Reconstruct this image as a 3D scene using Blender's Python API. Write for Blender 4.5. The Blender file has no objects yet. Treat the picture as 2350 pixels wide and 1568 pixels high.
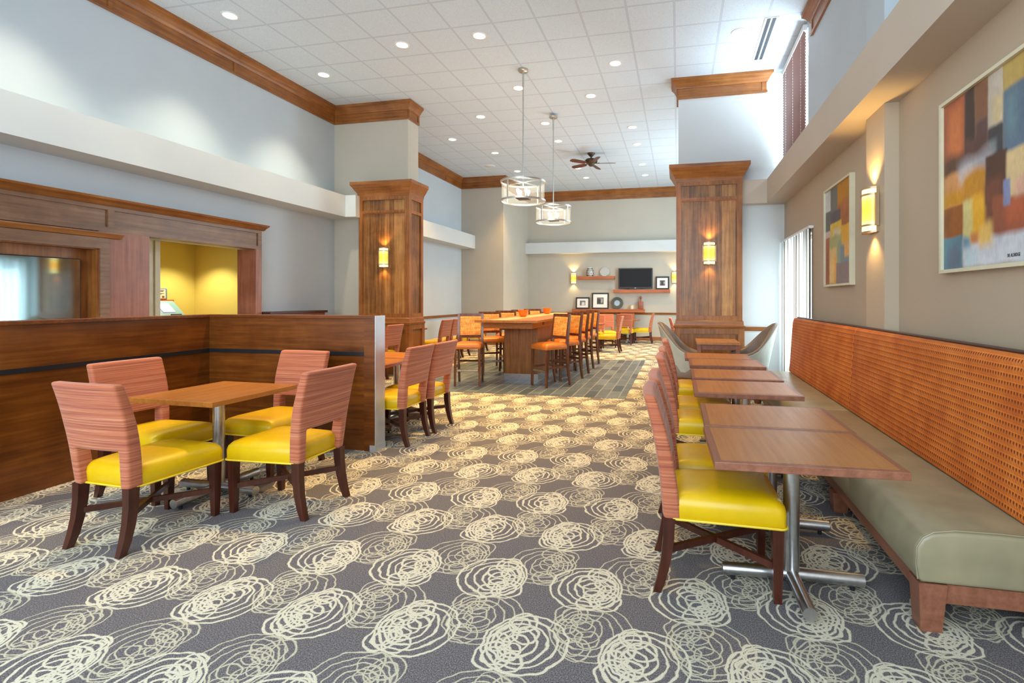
import bpy, bmesh, math, random
from mathutils import Vector, Matrix, noise
random.seed(7)
sc = bpy.context.scene
COL = sc.collection
PI = math.pi

def lin(r, g, b):
    f = lambda c: (c/255/12.92) if c/255 <= .04045 else ((c/255+.055)/1.055)**2.4
    return (f(r), f(g), f(b), 1)

# ------------------------------------------------------------------ camera
cam = bpy.data.cameras.new('camera'); camo = bpy.data.objects.new('camera', cam); COL.objects.link(camo)
cam.sensor_width = 36; cam.lens = 36*1153/2350
cam.shift_x = -(1311-1175)/2350; cam.shift_y = -(784-686)/2350
cam.clip_start = .05; cam.clip_end = 200
camo.location = (0, 0, 1.42); camo.rotation_euler = (PI/2, 0, .21)
sc.camera = camo
# ------------------------------------------------------------------ exposure, world, daylight
sc.view_settings.view_transform = 'Standard'; sc.view_settings.look = 'None'
sc.view_settings.gamma = 1; sc.view_settings.use_curve_mapping = False
sc.view_settings.exposure = 0.24
sc.cycles.max_bounces = 7; sc.cycles.diffuse_bounces = 4; sc.cycles.glossy_bounces = 3
sc.cycles.transmission_bounces = 5; sc.cycles.transparent_max_bounces = 10
sc.cycles.caustics_reflective = False; sc.cycles.caustics_refractive = False
sc.cycles.sample_clamp_indirect = 6
W = bpy.data.worlds.new('sky'); sc.world = W; W.use_nodes = True
W.node_tree.nodes['Background'].inputs[0].default_value = (.80, .91, 1, 1)
W.node_tree.nodes['Background'].inputs[1].default_value = 2.0

def area(name, loc, size, direction, power, color):
    l = bpy.data.lights.new(name, 'AREA'); l.shape = 'RECTANGLE'; l.size, l.size_y = size
    l.energy = power; l.color = color
    o = bpy.data.objects.new(name, l); COL.objects.link(o); o.location = loc
    o.rotation_euler = Vector(direction).to_track_quat('-Z', 'Z').to_euler()
    return o
DAY = (.78, .90, 1.0)
area('daylight_behind', (-2.4, -2.35, 2.6), (7.4, 3.9), (0, 1, 0), 330, DAY)
area('daylight_curtain_window', (2.0, 7.9, 1.25), (1.7, 2.2), (-1, 0, 0), 130, DAY)
area('daylight_upper_window', (2.0, 8.13, 4.4), (1.5, 1.3), (-1, 0, 0), 190, DAY)
area('daylight_far_low', (2.05, 13.2, 1.45), (6.3, 2.1), (-1, 0, 0), 300, DAY)
area('daylight_far_high', (2.05, 13.2, 4.25), (6.3, 1.4), (-1, 0, 0), 330, DAY)

# ------------------------------------------------------------------ materials
class NT:
    def __init__(s, name):
        s.m = bpy.data.materials.new(name); s.m.use_nodes = True
        s.t = s.m.node_tree; s.p = s.t.nodes['Principled BSDF']; s.out = s.t.nodes['Material Output']
    def n(s, typ, **kw):
        nd = s.t.nodes.new(typ)
        for k, v in kw.items(): setattr(nd, k, v)
        return nd
    def l(s, a, b): s.t.links.new(a, b)
    def setv(s, sock, v):
        if hasattr(v, 'bl_idname') or isinstance(v, bpy.types.NodeSocket): s.l(v, sock)
        else: sock.default_value = v
    def math(s, op, a, b=None, c=None):
        nd = s.n('ShaderNodeMath', operation=op)
        for i, v in enumerate((a, b, c)):
            if v is not None: s.setv(nd.inputs[i], v)
        return nd.outputs[0]
    def vmath(s, op, a, b=None):
        nd = s.n('ShaderNodeVectorMath', operation=op)
        s.setv(nd.inputs[0], a)
        if b is not None: s.setv(nd.inputs[1], b)
        return nd.outputs['Value'] if op in ('LENGTH', 'DISTANCE', 'DOT_PRODUCT') else nd.outputs[0]
    def mix(s, f, a, b, typ='RGBA', blend='MIX'):
        nd = s.n('ShaderNodeMix', data_type=typ)
        if typ == 'RGBA': nd.blend_type = blend
        ia, ib, io = {'RGBA': (6, 7, 2), 'VECTOR': (4, 5, 1), 'FLOAT': (2, 3, 0)}[typ]
        s.setv(nd.inputs[0], f); s.setv(nd.inputs[ia], a); s.setv(nd.inputs[ib], b)
        return nd.outputs[io]
    def obj(s): return s.n('ShaderNodeTexCoord').outputs['Object']
    def scale(s, v, xyz): return s.vmath('MULTIPLY', v, xyz)
    def noise(s, v, sc_=5, det=3, rough=.55, dist=0):
        nd = s.n('ShaderNodeTexNoise'); s.l(v, nd.inputs['Vector'])
        nd.inputs['Scale'].default_value = sc_; nd.inputs['Detail'].default_value = det
        nd.inputs['Roughness'].default_value = rough; nd.inputs['Distortion'].default_value = dist
        return nd.outputs[0]
    def ramp(s, f, stops):
        nd = s.n('ShaderNodeValToRGB'); s.l(f, nd.inputs[0]); e = nd.color_ramp.elements
        while len(e) < len(stops): e.new(.5)
        for i, (p, c) in enumerate(stops): e[i].position = p; e[i].color = c
        return nd.outputs[0]
    def bump(s, h, strength=.2, dist=.01):
        nd = s.n('ShaderNodeBump'); nd.inputs['Strength'].default_value = strength; nd.inputs['Distance'].default_value = dist
        s.l(h, nd.inputs['Height']); s.l(nd.outputs[0], s.p.inputs['Normal'])
    def base(s, c): s.setv(s.p.inputs['Base Color'], c)
    def rough(s, v): s.setv(s.p.inputs['Roughness'], v)

def plain(name, c, rough=.5, metal=0, var=.06, vs=6, spec=None):
    t = NT(name); v = t.noise(t.obj(), vs, 2)
    hi = tuple(min(1, x*(1+var)) for x in c[:3])+(1,); lo = tuple(x*(1-var) for x in c[:3])+(1,)
    t.base(t.ramp(v, [(.3, lo), (.7, hi)])); t.rough(rough); t.p.inputs['Metallic'].default_value = metal
    if spec is not None: t.p.inputs['Specular IOR Level'].default_value = spec
    return t.m

def paint(name, c):
    t = NT(name); o = t.obj(); v = t.noise(o, 1.3, 2)
    t.base(t.ramp(v, [(.3, tuple(x*.97 for x in c[:3])+(1,)), (.7, tuple(min(1, x*1.03) for x in c[:3])+(1,))]))
    t.bump(t.noise(o, 260, 2), .06, .002); t.rough(.6); t.p.inputs['Specular IOR Level'].default_value = .3
    return t.m

def wood(name, dark, mid, light, axis='z', rough=.32, board=0.0, boardaxis='x', bl=.4, bmp=.04):
    """fine grain stretched along axis; boards of slightly different tone across boardaxis"""
    t = NT(name); o = t.obj()
    k = {'x': (.7, 14, 14), 'y': (14, .7, 14), 'z': (14, 14, .7)}[axis]
    g = t.noise(t.scale(o, k), 2.2, 4, .6, 0)
    blot = t.noise(o, 3.2, 3, .6)
    f = t.math('ADD', t.math('MULTIPLY', g, 1-bl), t.math('MULTIPLY', blot, bl))
    if board:
        sep = t.n('ShaderNodeSeparateXYZ'); t.l(o, sep.inputs[0])
        fl = t.math('FLOOR', t.math('DIVIDE', sep.outputs['xyz'.index(boardaxis)], board))
        wn = t.n('ShaderNodeTexWhiteNoise', noise_dimensions='1D'); t.l(fl, wn.inputs['W'])
        f = t.math('ADD', f, t.math('MULTIPLY', t.math('SUBTRACT', wn.outputs[0], .5), .26))
    t.base(t.ramp(f, [(.3, dark), (.5, mid), (.72, light)]))
    t.rough(t.math('ADD', rough-.05, t.math('MULTIPLY', blot, .12)))
    if bmp: t.bump(g, bmp, .002)
    return t.m

def emit(name, c, strength):
    t = NT(name); t.base(c); t.p.inputs['Emission Color'].default_value = c; t.p.inputs['Emission Strength'].default_value = strength
    return t.m

M = {}
M['wall_cool'] = paint('wall_paint_cool', lin(188, 197, 203))
M['wall_pier'] = paint('wall_paint_pier', lin(190, 184, 170))
M['wall_taupe'] = paint('wall_paint_taupe', lin(184, 167, 144))
M['wall_white'] = paint('wall_paint_white', lin(206, 210, 210))
M['wall_yellow'] = paint('wall_paint_yellow', lin(216, 196, 96))
M['soffit_taupe'] = paint('soffit_paint_taupe', lin(196, 182, 164))
WD = lin(100, 56, 22), lin(142, 86, 38), lin(174, 114, 60)
M['wood_v'] = wood('wood_vertical', *WD, 'z', .34)
M['wood_x'] = wood('wood_along_x', *WD, 'x', .34)
M['wood_y'] = wood('wood_along_y', *WD, 'y', .34)
M['wood_panel'] = wood('wood_panel_boards', lin(98, 60, 24), lin(150, 100, 50), lin(190, 138, 80), 'z', .3, .105, 'x')
M['wood_dark'] = wood('wood_dark_partition', lin(68, 30, 4), lin(104, 54, 12), lin(136, 78, 24), 'y', .3)
M['wood_dark_x'] = wood('wood_dark_partition_x', lin(68, 30, 4), lin(104, 54, 12), lin(136, 78, 24), 'x', .3)
M['wood_grey'] = wood('wood_grey_brown', lin(88, 58, 38), lin(120, 84, 58), lin(146, 110, 80), 'y', .36)
M['wood_red'] = wood('wood_reddish', lin(112, 62, 44), lin(146, 88, 66), lin(170, 110, 84), 'z', .34)
M['table_warm'] = wood('tabletop_warm', lin(146, 88, 32), lin(168, 104, 40), lin(182, 120, 52), 'y', .3, bl=.1, bmp=0)
M['table_red'] = wood('tabletop_red', lin(156, 98, 50), lin(172, 114, 62), lin(184, 128, 76), 'y', .34, bl=.1, bmp=0)
M['table_edge'] = wood('tabletop_edge', lin(112, 66, 46), lin(138, 88, 66), lin(160, 108, 84), 'y', .35)
M['leg_dark'] = wood('leg_dark', lin(42, 16, 8), lin(66, 28, 16), lin(86, 42, 28), 'z', .3)
M['stool_wood'] = wood('stool_wood', lin(74, 42, 26), lin(104, 64, 44), lin(128, 86, 62), 'z', .2)
M['steel'] = plain('brushed_steel', (.55, .56, .58, 1), .3, 1, .08, 40)
M['nickel'] = plain('satin_nickel', (.55, .55, .52, 1), .32, .9, .05, 20)
M['pale_metal'] = plain('pale_metal', (.62, .66, .72, 1), .4, .6)
M['black_strip'] = plain('black_strip', (.012, .013, .016, 1), .35)
M['vinyl_yellow'] = plain('vinyl_yellow', lin(216, 178, 6), .34, 0, .05, 10)
M['vinyl_orange'] = plain('vinyl_orange', lin(200, 112, 40), .33, 0, .08, 9)
M['vinyl_olive'] = plain('vinyl_grey_olive', lin(150, 142, 114), .36, 0, .14, 5)
M['piping'] = plain('piping_yellow', lin(232, 204, 50), .4)
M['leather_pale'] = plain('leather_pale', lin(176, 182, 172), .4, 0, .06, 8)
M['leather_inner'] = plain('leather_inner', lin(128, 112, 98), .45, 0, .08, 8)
M['white_plastic'] = plain('white_plastic', (.8, .8, .78, 1), .4)
M['frame_cream'] = plain('frame_cream', lin(214, 208, 178), .4)
M['frame_black'] = plain('frame_black', (.012, .012, .012, 1), .35)
M['paper'] = plain('paper_mat', (.82, .82, .8, 1), .7)
M['orange_plastic'] = plain('orange_plastic', lin(240, 112, 30), .3)
M['bronze'] = plain('bronze', lin(84, 72, 54), .4, .6)
M['blade'] = wood('fan_blade', lin(62, 26, 14), lin(98, 46, 28), lin(122, 64, 42), 'x', .35)
M['cord_brown'] = plain('dark_cap', lin(70, 42, 34), .4)
M['blind_slat'] = plain('blind_slat', lin(128, 98, 92), .5)
M['runner'] = plain('table_inlay_cream', lin(206, 176, 118), .35)
M['vent_dark'] = plain('vent_dark', lin(52, 62, 72), .5)
M['mirror'] = plain('mirror_glass', (.8, .84, .86, 1), .03, 1, .01)
M['ring_grey'] = plain('ring_greygreen', lin(78, 80, 68), .6, 0, .15, 60)
M['bulb'] = emit('bulb_glow', (1, .93, .8, 1), 12)
M['lens'] = emit('downlight_lens', (1, .97, .9, 1), 5)
M['tube_dim'] = plain('downlight_off', (.8, .82, .84, 1), .3)
M['lcd'] = emit('small_screen', lin(206, 200, 246), .6)
M['teal'] = plain('machine_teal', lin(126, 166, 150), .4)
M['machine_grey'] = plain('machine_grey', lin(116, 128, 142), .4)
M['sign_lit'] = emit('sign_lit', lin(240, 220, 170), .25)
M['sign_ink'] = plain('sign_ink', lin(110, 84, 50), .6)
M['screen'] = plain('screen_black', (.004, .004, .005, 1), .35, 0, .01, 5, .2)
M['shelf'] = wood('shelf_wood', lin(128, 64, 22), lin(164, 88, 36), lin(186, 108, 52), 'x', .35)
M['dark_gap'] = plain('dark_gap', (.01, .006, .004, 1), .8)

t = NT('tv_gloss'); t.base((.34, .46, .50, 1)); t.rough(.05); t.p.inputs['Metallic'].default_value = 1
M['tv_gloss'] = t.m

# striped chair fabric: fine horizontal yarn stripes, colours drifting with height
t = NT('fabric_stripe'); o = t.obj()
a = t.noise(t.scale(o, (.6, .6, 60)), 2, 3, .7); b = t.noise(t.scale(o, (1.5, 1.5, 9)), 2, 2)
c1 = t.ramp(a, [(.34, lin(118, 48, 36)), (.46, lin(170, 88, 60)), (.58, lin(188, 112, 78)), (.7, lin(216, 162, 128))])
c2 = t.ramp(b, [(.35, lin(170, 96, 66)), (.65, lin(184, 106, 58))])
t.base(t.mix(.35, c1, c2)); t.rough(.75); t.bump(t.noise(t.scale(o, (60, 60, 240)), 4, 1), .12, .002)
t.p.inputs['Sheen Weight'].default_value = .2
M['fabric'] = t.m
# woven plaid on the stool backs
t = NT('fabric_plaid'); o = t.obj()
a = t.noise(t.scale(o, (70, 70, 3)), 1.6, 2); b = t.noise(t.scale(o, (3, 3, 55)), 1.6, 2)
t.base(t.ramp(t.math('ADD', t.math('MULTIPLY', a, .5), t.math('MULTIPLY', b, .5)), [(.36, lin(196, 110, 34)), (.5, lin(232, 160, 70)), (.62, lin(246, 204, 120))]))
t.rough(.7); M['plaid'] = t.m
# banquette back: rows of dark elongated drops with wavy links between on an orange weave
t = NT('fabric_drops'); o = t.obj()
sep = t.n('ShaderNodeSeparateXYZ'); t.l(o, sep.inputs[0])
U = t.math('DIVIDE', sep.outputs[1], .021); V = t.math('DIVIDE', sep.outputs[2], .037)
row = t.math('FLOOR', V)
U2 = t.math('ADD', U, t.math('MULTIPLY', row, .5))
fu = t.math('SUBTRACT', t.math('FRACT', U2), .5); fv = t.math('SUBTRACT', t.math('FRACT', V), .5)
wv = t.math('MULTIPLY', t.math('ADD', .5, t.math('SINE', t.math('MULTIPLY', fv, 6.2))), .10)
half = t.math('ADD', .07, t.math('MAXIMUM', wv, 0))
drop = t.math('MULTIPLY', t.math('LESS_THAN', t.math('ABSOLUTE', fu), half), t.math('LESS_THAN', t.math('ABSOLUTE', fv), .42))
link = t.math('LESS_THAN', t.math('ABSOLUTE', t.math('SUBTRACT', t.math('ABSOLUTE', fu), t.math('ADD', .36, t.math('MULTIPLY', t.math('SINE', t.math('MULTIPLY', fv, 6.2)), -.07)))), .05)
link = t.math('MULTIPLY', link, t.math('LESS_THAN', t.math('ABSOLUTE', fv), .44))
pat = t.math('MAXIMUM', drop, t.math('MULTIPLY', link, .75))
blot = t.noise(o, 5, 3)
ora = t.ramp(blot, [(.3, lin(198, 98, 26)), (.55, lin(222, 122, 40)), (.75, lin(234, 138, 56))])
t.base(t.mix(pat, ora, lin(112, 44, 8))); t.rough(.7); M['drops'] = t.m

# carpet: grey ground with a lattice of cream scribbled medallions, bold ones and fine ones in turn
t = NT('carpet'); o = t.obj(); PX, PY = .4870, .955
wob = t.n('ShaderNodeTexNoise'); t.l(o, wob.inputs['Vector']); wob.inputs['Scale'].default_value = 17; wob.inputs['Detail'].default_value = 1
wv = t.vmath('MULTIPLY', t.vmath('SUBTRACT', wob.outputs['Color'], (.5, .5, .5)), (.030, .030, 0))
ow = t.vmath('ADD', t.vmath('MULTIPLY', o, (1, 1, 0)), wv)
def cell(cx, cy, flip):
    v = t.vmath('SUBTRACT', ow, (cx-PX/2, cy-PY/2, 0))
    nd = t.n('ShaderNodeVectorMath', operation='WRAP'); t.l(v, nd.inputs[0])
    nd.inputs[1].default_value = (PX/2, PY/2, 1); nd.inputs[2].default_value = (-PX/2, -PY/2, -1)
    v2 = t.vmath('SUBTRACT', ow, (cx, cy, 0))
    nd2 = t.n('ShaderNodeVectorMath', operation='WRAP'); t.l(v2, nd2.inputs[0])
    nd2.inputs[1].default_value = (PX/2, PY/2, 1); nd2.inputs[2].default_value = (-PX/2, -PY/2, -1)
    t.t.nodes.remove(nd)
    return t.vmath('MULTIPLY', nd2.outputs[0], flip), t.vmath('LENGTH', nd2.outputs[0])
B1 = cell(.045, 2.43, (1, 1, 1)); B2 = cell(.356, 1.985, (-1, 1, 1))
T1 = cell(.262, 2.59, (1, -1, 1)); T2 = cell(.125, 2.112, (-1, -1, 1))
best, bd = B1; kind = None
def pick(cur, curd, new, newd):
    lt = t.math('LESS_THAN', newd, curd)
    return t.mix(lt, cur, new, 'VECTOR'), t.math('MINIMUM', curd, newd), lt
bv, bdist, _ = pick(B1[0], B1[1], B2[0], B2[1])
tv, tdist, _ = pick(T1[0], T1[1], T2[0], T2[1])
# loops of one medallion: (centre x, centre y, radius)
loops = [(0, 0, .186), (.014, .002, .154), (.026, 0, .122), (.036, -.004, .088), (.04, -.006, .054),
         (.050, .128, .066), (.056, .122, .042), (.112, -.098, .078), (.108, -.096, .050), (.030, -.124, .056),
         (.092, .046, .052), (.010, .052, .056), (.052, -.062, .050), (.118, -.016, .052)]
fuzz = t.math('MULTIPLY', t.math('SUBTRACT', t.noise(o, 210, 2), .5), .007)
def scribble(loc, wid):
    dm = None
    for (cx, cy, r) in loops:
        d = t.math('ABSOLUTE', t.math('SUBTRACT', t.vmath('DISTANCE', loc, (cx*.95, cy*.95, 0)), r*.95))
        dm = d if dm is None else t.math('MINIMUM', dm, d)
    mr = t.n('ShaderNodeMapRange'); mr.interpolation_type = 'SMOOTHSTEP'
    t.l(t.math('ADD', t.math('SUBTRACT', dm, wid), fuzz), mr.inputs[0]); mr.inputs[1].default_value = -.002; mr.inputs[2].default_value = .002
    mr.inputs[3].default_value = 1; mr.inputs[4].default_value = 0
    return mr.outputs[0]
mb_ = scribble(bv, .0056); mt_ = scribble(tv, .0034); thin = t.math('SUBTRACT', 1, mb_); both = t.math('MAXIMUM', mb_, mt_)
pile = t.noise(o, 190, 3, .8)
ground = t.ramp(pile, [(.34, lin(62, 60, 63)), (.5, lin(104, 101, 103)), (.66, lin(156, 152, 154))])
cream = t.ramp(pile, [(.3, lin(190, 185, 164)), (.6, lin(224, 220, 198))])
creamt = t.ramp(pile, [(.3, lin(172, 167, 146)), (.6, lin(208, 203, 178))])
t.base(t.mix(both, ground, t.mix(thin, cream, creamt))); t.rough(.92); t.p.inputs['Specular IOR Level'].default_value = .15
t.bump(t.math('ADD', pile, t.math('MULTIPLY', both, .8)), .25, .004)
M['carpet'] = t.m

# slate plank tile
t = NT('slate_tile'); o = t.obj()
sw = t.n('ShaderNodeSeparateXYZ'); t.l(o, sw.inputs[0]); cb = t.n('ShaderNodeCombineXYZ'); t.l(sw.outputs[1], cb.inputs[0]); t.l(sw.outputs[0], cb.inputs[1])
br = t.n('ShaderNodeTexBrick'); t.l(cb.outputs[0], br.inputs['Vector'])
br.inputs['Scale'].default_value = 1; br.inputs['Brick Width'].default_value = .56; br.inputs['Row Height'].default_value = .168
br.inputs['Mortar Size'].default_value = .008; br.inputs['Mortar Smooth'].default_value = .1; br.offset = .37
br.inputs['Color1'].default_value = lin(60, 78, 96); br.inputs['Color2'].default_value = lin(108, 124, 138); br.inputs['Mortar'].default_value = lin(146, 150, 150)
cl = t.noise(t.scale(o, (4, 1.4, 1)), 3, 4)
t.base(t.mix(1, br.outputs[0], t.ramp(cl, [(.3, (.72, .74, .76, 1)), (.7, (1.0, 1.0, .98, 1))]), blend='MULTIPLY')); t.rough(.38); t.bump(br.outputs[1], -.2, .003)
M['slate'] = t.m

# suspended ceiling: 2 ft tiles in a T-bar grid
t = NT('ceiling_tile'); o = t.obj()
sep = t.n('ShaderNodeSeparateXYZ'); t.l(o, sep.inputs[0])
def gridd(s, off):
    f = t.math('FRACT', t.math('DIVIDE', t.math('SUBTRACT', s, off-200*.6096), .6096))
    return t.math('MULTIPLY', t.math('MINIMUM', f, t.math('SUBTRACT', 1, f)), .6096)
g = t.math('MINIMUM', gridd(sep.outputs[0], -3.101), gridd(sep.outputs[1], 6.501))
bar = t.math('LESS_THAN', g, .0095); edge_shade = t.math('MULTIPLY', t.math('LESS_THAN', g, .013), t.math('SUBTRACT', 1, bar))  # thin line beside each bar, shade of the grid painted into the colour
sp = t.noise(o, 130, 3, .7)
tile = t.ramp(sp, [(.36, lin(192, 207, 220)), (.5, lin(212, 226, 238)), (.7, lin(218, 232, 243))])
c = t.mix(bar, tile, lin(196, 208, 222)); c = t.mix(edge_shade, c, lin(168, 180, 194))
t.base(c); t.rough(.85); t.bump(t.math('ADD', sp, t.math('MULTIPLY', bar, 1.5)), .12, .004)
M['ceiling'] = t.m

def glassy(name, tint, alpha, rough=.05, em=0, ec=(1, 1, 1, 1)):
    t = NT(name); tr = t.n('ShaderNodeBsdfTransparent'); tr.inputs[0].default_value = tint
    t.base(tint); t.rough(rough)
    if em: t.p.inputs['Emission Color'].default_value = ec; t.p.inputs['Emission Strength'].default_value = em
    mx = t.n('ShaderNodeMixShader'); mx.inputs[0].default_value = alpha
    t.l(tr.outputs[0], mx.inputs[1]); t.l(t.p.outputs[0], mx.inputs[2]); t.l(mx.outputs[0], t.out.inputs[0])
    return t.m
M['glass'] = glassy('window_glass', (.95, .98, .98, 1), .06)
M['shade_glass'] = glassy('shade_seeded_glass', (.97, .98, .97, 1), .10, .1)
M['plate_glass'] = glassy('plate_glass', (.9, .92, .92, 1), .35, .06)

# striped sheer curtain
t = NT('sheer_stripe'); o = t.obj(); sep = t.n('ShaderNodeSeparateXYZ'); t.l(o, sep.inputs[0])
st = t.noise(t.scale(o, (0, 26, 0.02)), 1.5, 2, .6)
near = t.n('ShaderNodeMapRange'); t.l(sep.outputs[1], near.inputs[0]); near.inputs[1].default_value = 7.5; near.inputs[2].default_value = 7.1
f = t.math('MAXIMUM', t.math('GREATER_THAN', st, .53), t.math('MULTIPLY', near.outputs[0], t.math('GREATER_THAN', st, .40)))
colr = t.mix(f, lin(216, 216, 212), lin(84, 70, 52))
t.base(colr); t.rough(.9)
tl = t.n('ShaderNodeBsdfTranslucent'); t.l(colr, tl.inputs[0])
tr = t.n('ShaderNodeBsdfTransparent')
m1 = t.n('ShaderNodeMixShader'); m1.inputs[0].default_value = .6; t.l(t.p.outputs[0], m1.inputs[1]); t.l(tl.outputs[0], m1.inputs[2])
m2 = t.n('ShaderNodeMixShader'); t.l(t.math('ADD', .86, t.math('MULTIPLY', f, .14)), m2.inputs[0]); t.l(tr.outputs[0], m2.inputs[1]); t.l(m1.outputs[0], m2.inputs[2])
t.l(m2.outputs[0], t.out.inputs[0]); M['sheer'] = t.m

# amber sconce glass: lit tube behind ribbed amber glass, brightest near the lamp ends
t = NT('sconce_glass'); o = t.obj(); sep = t.n('ShaderNodeSeparateXYZ'); t.l(o, sep.inputs[0])
zz = t.math('ABSOLUTE', sep.outputs[2])
em = t.ramp(t.math('ADD', t.math('MULTIPLY', zz, 4.5), t.math('MULTIPLY', t.math('SUBTRACT', t.noise(t.scale(o, (90, 90, 30)), 3, 1), .5), .25)), [(.05, lin(255, 150, 20)), (.35, lin(255, 190, 60)), (.62, lin(255, 236, 170))])
t.base(lin(240, 180, 90)); t.l(em, t.p.inputs['Emission Color']); t.p.inputs['Emission Strength'].default_value = 1.6; t.rough(.3)
M['sconce_glass'] = t.m
M['sconce_frame'] = plain('sconce_frame', lin(186, 156, 118), .35, .5)

t = NT('painted_canvas'); at = t.n('ShaderNodeAttribute', attribute_name='Col'); o = t.obj()
st = t.noise(t.scale(o, (30, 30, 9)), 2.4, 3); br2 = t.ramp(st, [(.3, (.92, .92, .93, 1)), (.7, (1.06, 1.06, 1.05, 1))])
t.base(t.mix(1, at.outputs[0], br2, blend='MULTIPLY')); t.rough(.5); M['canvas'] = t.m

# ------------------------------------------------------------------ mesh helpers
class MB:
    def __init__(s): s.bm = bmesh.new()
    def face(s, vs):
        try: return s.bm.faces.new(vs)
        except ValueError: return None
    def box(s, x0, y0, z0, x1, y1, z1, bev=0, seg=2):
        v = [s.bm.verts.new(p) for p in ((x0, y0, z0), (x1, y0, z0), (x1, y1, z0), (x0, y1, z0), (x0, y0, z1), (x1, y0, z1), (x1, y1, z1), (x0, y1, z1))]
        fs = [s.face([v[i] for i in q]) for q in ((3, 2, 1, 0), (4, 5, 6, 7), (0, 1, 5, 4), (1, 2, 6, 5), (2, 3, 7, 6), (3, 0, 4, 7))]
        if bev:
            es = list({e for f in fs for e in f.edges})
            bmesh.ops.bevel(s.bm, geom=es, offset=bev, segments=seg, affect='EDGES', profile=.5)
        return s
    def loft(s, rings, cap=True, close=True):
        R = [[s.bm.verts.new(p) for p in r] for r in rings]; n = len(R[0])
        for a, b in zip(R, R[1:]):
            for i in range(n if close else n-1):
                j = (i+1) % n; s.face([a[i], a[j], b[j], b[i]])
        if cap: s.face(R[0][::-1]); s.face(R[-1])
        return s
    def tube(s, pts, r, n=10, cap=True):
        pts = [Vector(p) for p in pts]; rr = r if isinstance(r, (list, tuple)) else [r]*len(pts); rings = []; up = None
        for i, p in enumerate(pts):
            d = (pts[min(i+1, len(pts)-1)]-pts[max(i-1, 0)]).normalized()
            if up is None: up = Vector((0, 0, 1)) if abs(d.z) < .9 else Vector((1, 0, 0))
            x = d.cross(up).normalized(); y = x.cross(d).normalized(); up = y
            rings.append([p+x*math.cos(2*PI*k/n)*rr[i]+y*math.sin(2*PI*k/n)*rr[i] for k in range(n)])
        return s.loft(rings, cap)
    def bar(s, p0, p1, w, h, w1=None, h1=None, up=(0, 0, 1)):
        """square bar from p0 to p1, w across, h in the up plane"""
        p0, p1 = Vector(p0), Vector(p1); d = (p1-p0).normalized(); up = Vector(up)
        if abs(d.dot(up)) > .95: up = Vector((0, 1, 0))
        x = d.cross(up).normalized(); y = x.cross(d).normalized(); w1 = w if w1 is None else w1; h1 = h if h1 is None else h1
        q = lambda p, a, b: [p+x*a/2+y*b/2, p-x*a/2+y*b/2, p-x*a/2-y*b/2, p+x*a/2-y*b/2]
        return s.loft([q(p0, w, h), q(p1, w1, h1)])
    def lathe(s, prof, n=32, c=(0, 0, 0), cap=False):
        return s.loft([[(c[0]+r*math.cos(2*PI*k/n), c[1]+r*math.sin(2*PI*k/n), c[2]+z) for k in range(n)] for r, z in prof], cap)
    def ring(s, R, r, z, n=48, c=(0, 0), hh=None):
        hh = hh or r
        return s.lathe([(R-r, z-hh), (R+r, z-hh), (R+r, z+hh), (R-r, z+hh), (R-r, z-hh)], n, (c[0], c[1], 0))
    def prism(s, poly, axis, a0, a1):
        f = {'x': lambda u, v, a: (a, u, v), 'y': lambda u, v, a: (u, a, v), 'z': lambda u, v, a: (u, v, a)}[axis]
        return s.loft([[f(u, v, a0) for u, v in poly], [f(u, v, a1) for u, v in poly]])
    def sheet(s, xs, zs, keep, pf, pb):
        """two-sided slab: pf(x,z) front point, pb(x,z) back point, on the kept cells of a grid"""
        F = {}; B = {}
        def g(d, fn, i, j):
            if (i, j) not in d: d[i, j] = s.bm.verts.new(fn(xs[i], zs[j]))
            return d[i, j]
        K = {(i, j) for i in range(len(xs)-1) for j in range(len(zs)-1) if keep(i, j)}
        for i, j in K:
            q = [(i, j), (i+1, j), (i+1, j+1), (i, j+1)]
            s.face([g(F, pf, *k) for k in q]); s.face([g(B, pb, *k) for k in q][::-1])
            for (a, b), nb in zip(((q[0], q[1]), (q[1], q[2]), (q[2], q[3]), (q[3], q[0])), ((i, j-1), (i+1, j), (i, j+1), (i-1, j))):
                if nb not in K: s.face([g(F, pf, *b), g(F, pf, *a), g(B, pb, *a), g(B, pb, *b)])
        return s
    def bevel_sharp(s, w, seg=2, ang=50):
        bmesh.ops.recalc_face_normals(s.bm, faces=s.bm.faces)
        es = [e for e in s.bm.edges if len(e.link_faces) == 2 and e.calc_face_angle(0) > math.radians(ang)]
        bmesh.ops.bevel(s.bm, geom=es, offset=w, segments=seg, affect='EDGES', profile=.5, clamp_overlap=True)
        return s
    def build(s, name, mat, parent=None, smooth=35, loc=None):
        bmesh.ops.recalc_face_normals(s.bm, faces=s.bm.faces)
        me = bpy.data.meshes.new(name); s.bm.to_mesh(me); s.bm.free()
        me.materials.append(M[mat] if isinstance(mat, str) else mat)
        if smooth:
            me.shade_smooth(); me.set_sharp_from_angle(angle=math.radians(smooth))
        o = bpy.data.objects.new(name, me); COL.objects.link(o)
        if parent: o.parent = parent
        if loc: o.location = loc
        return o

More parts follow.
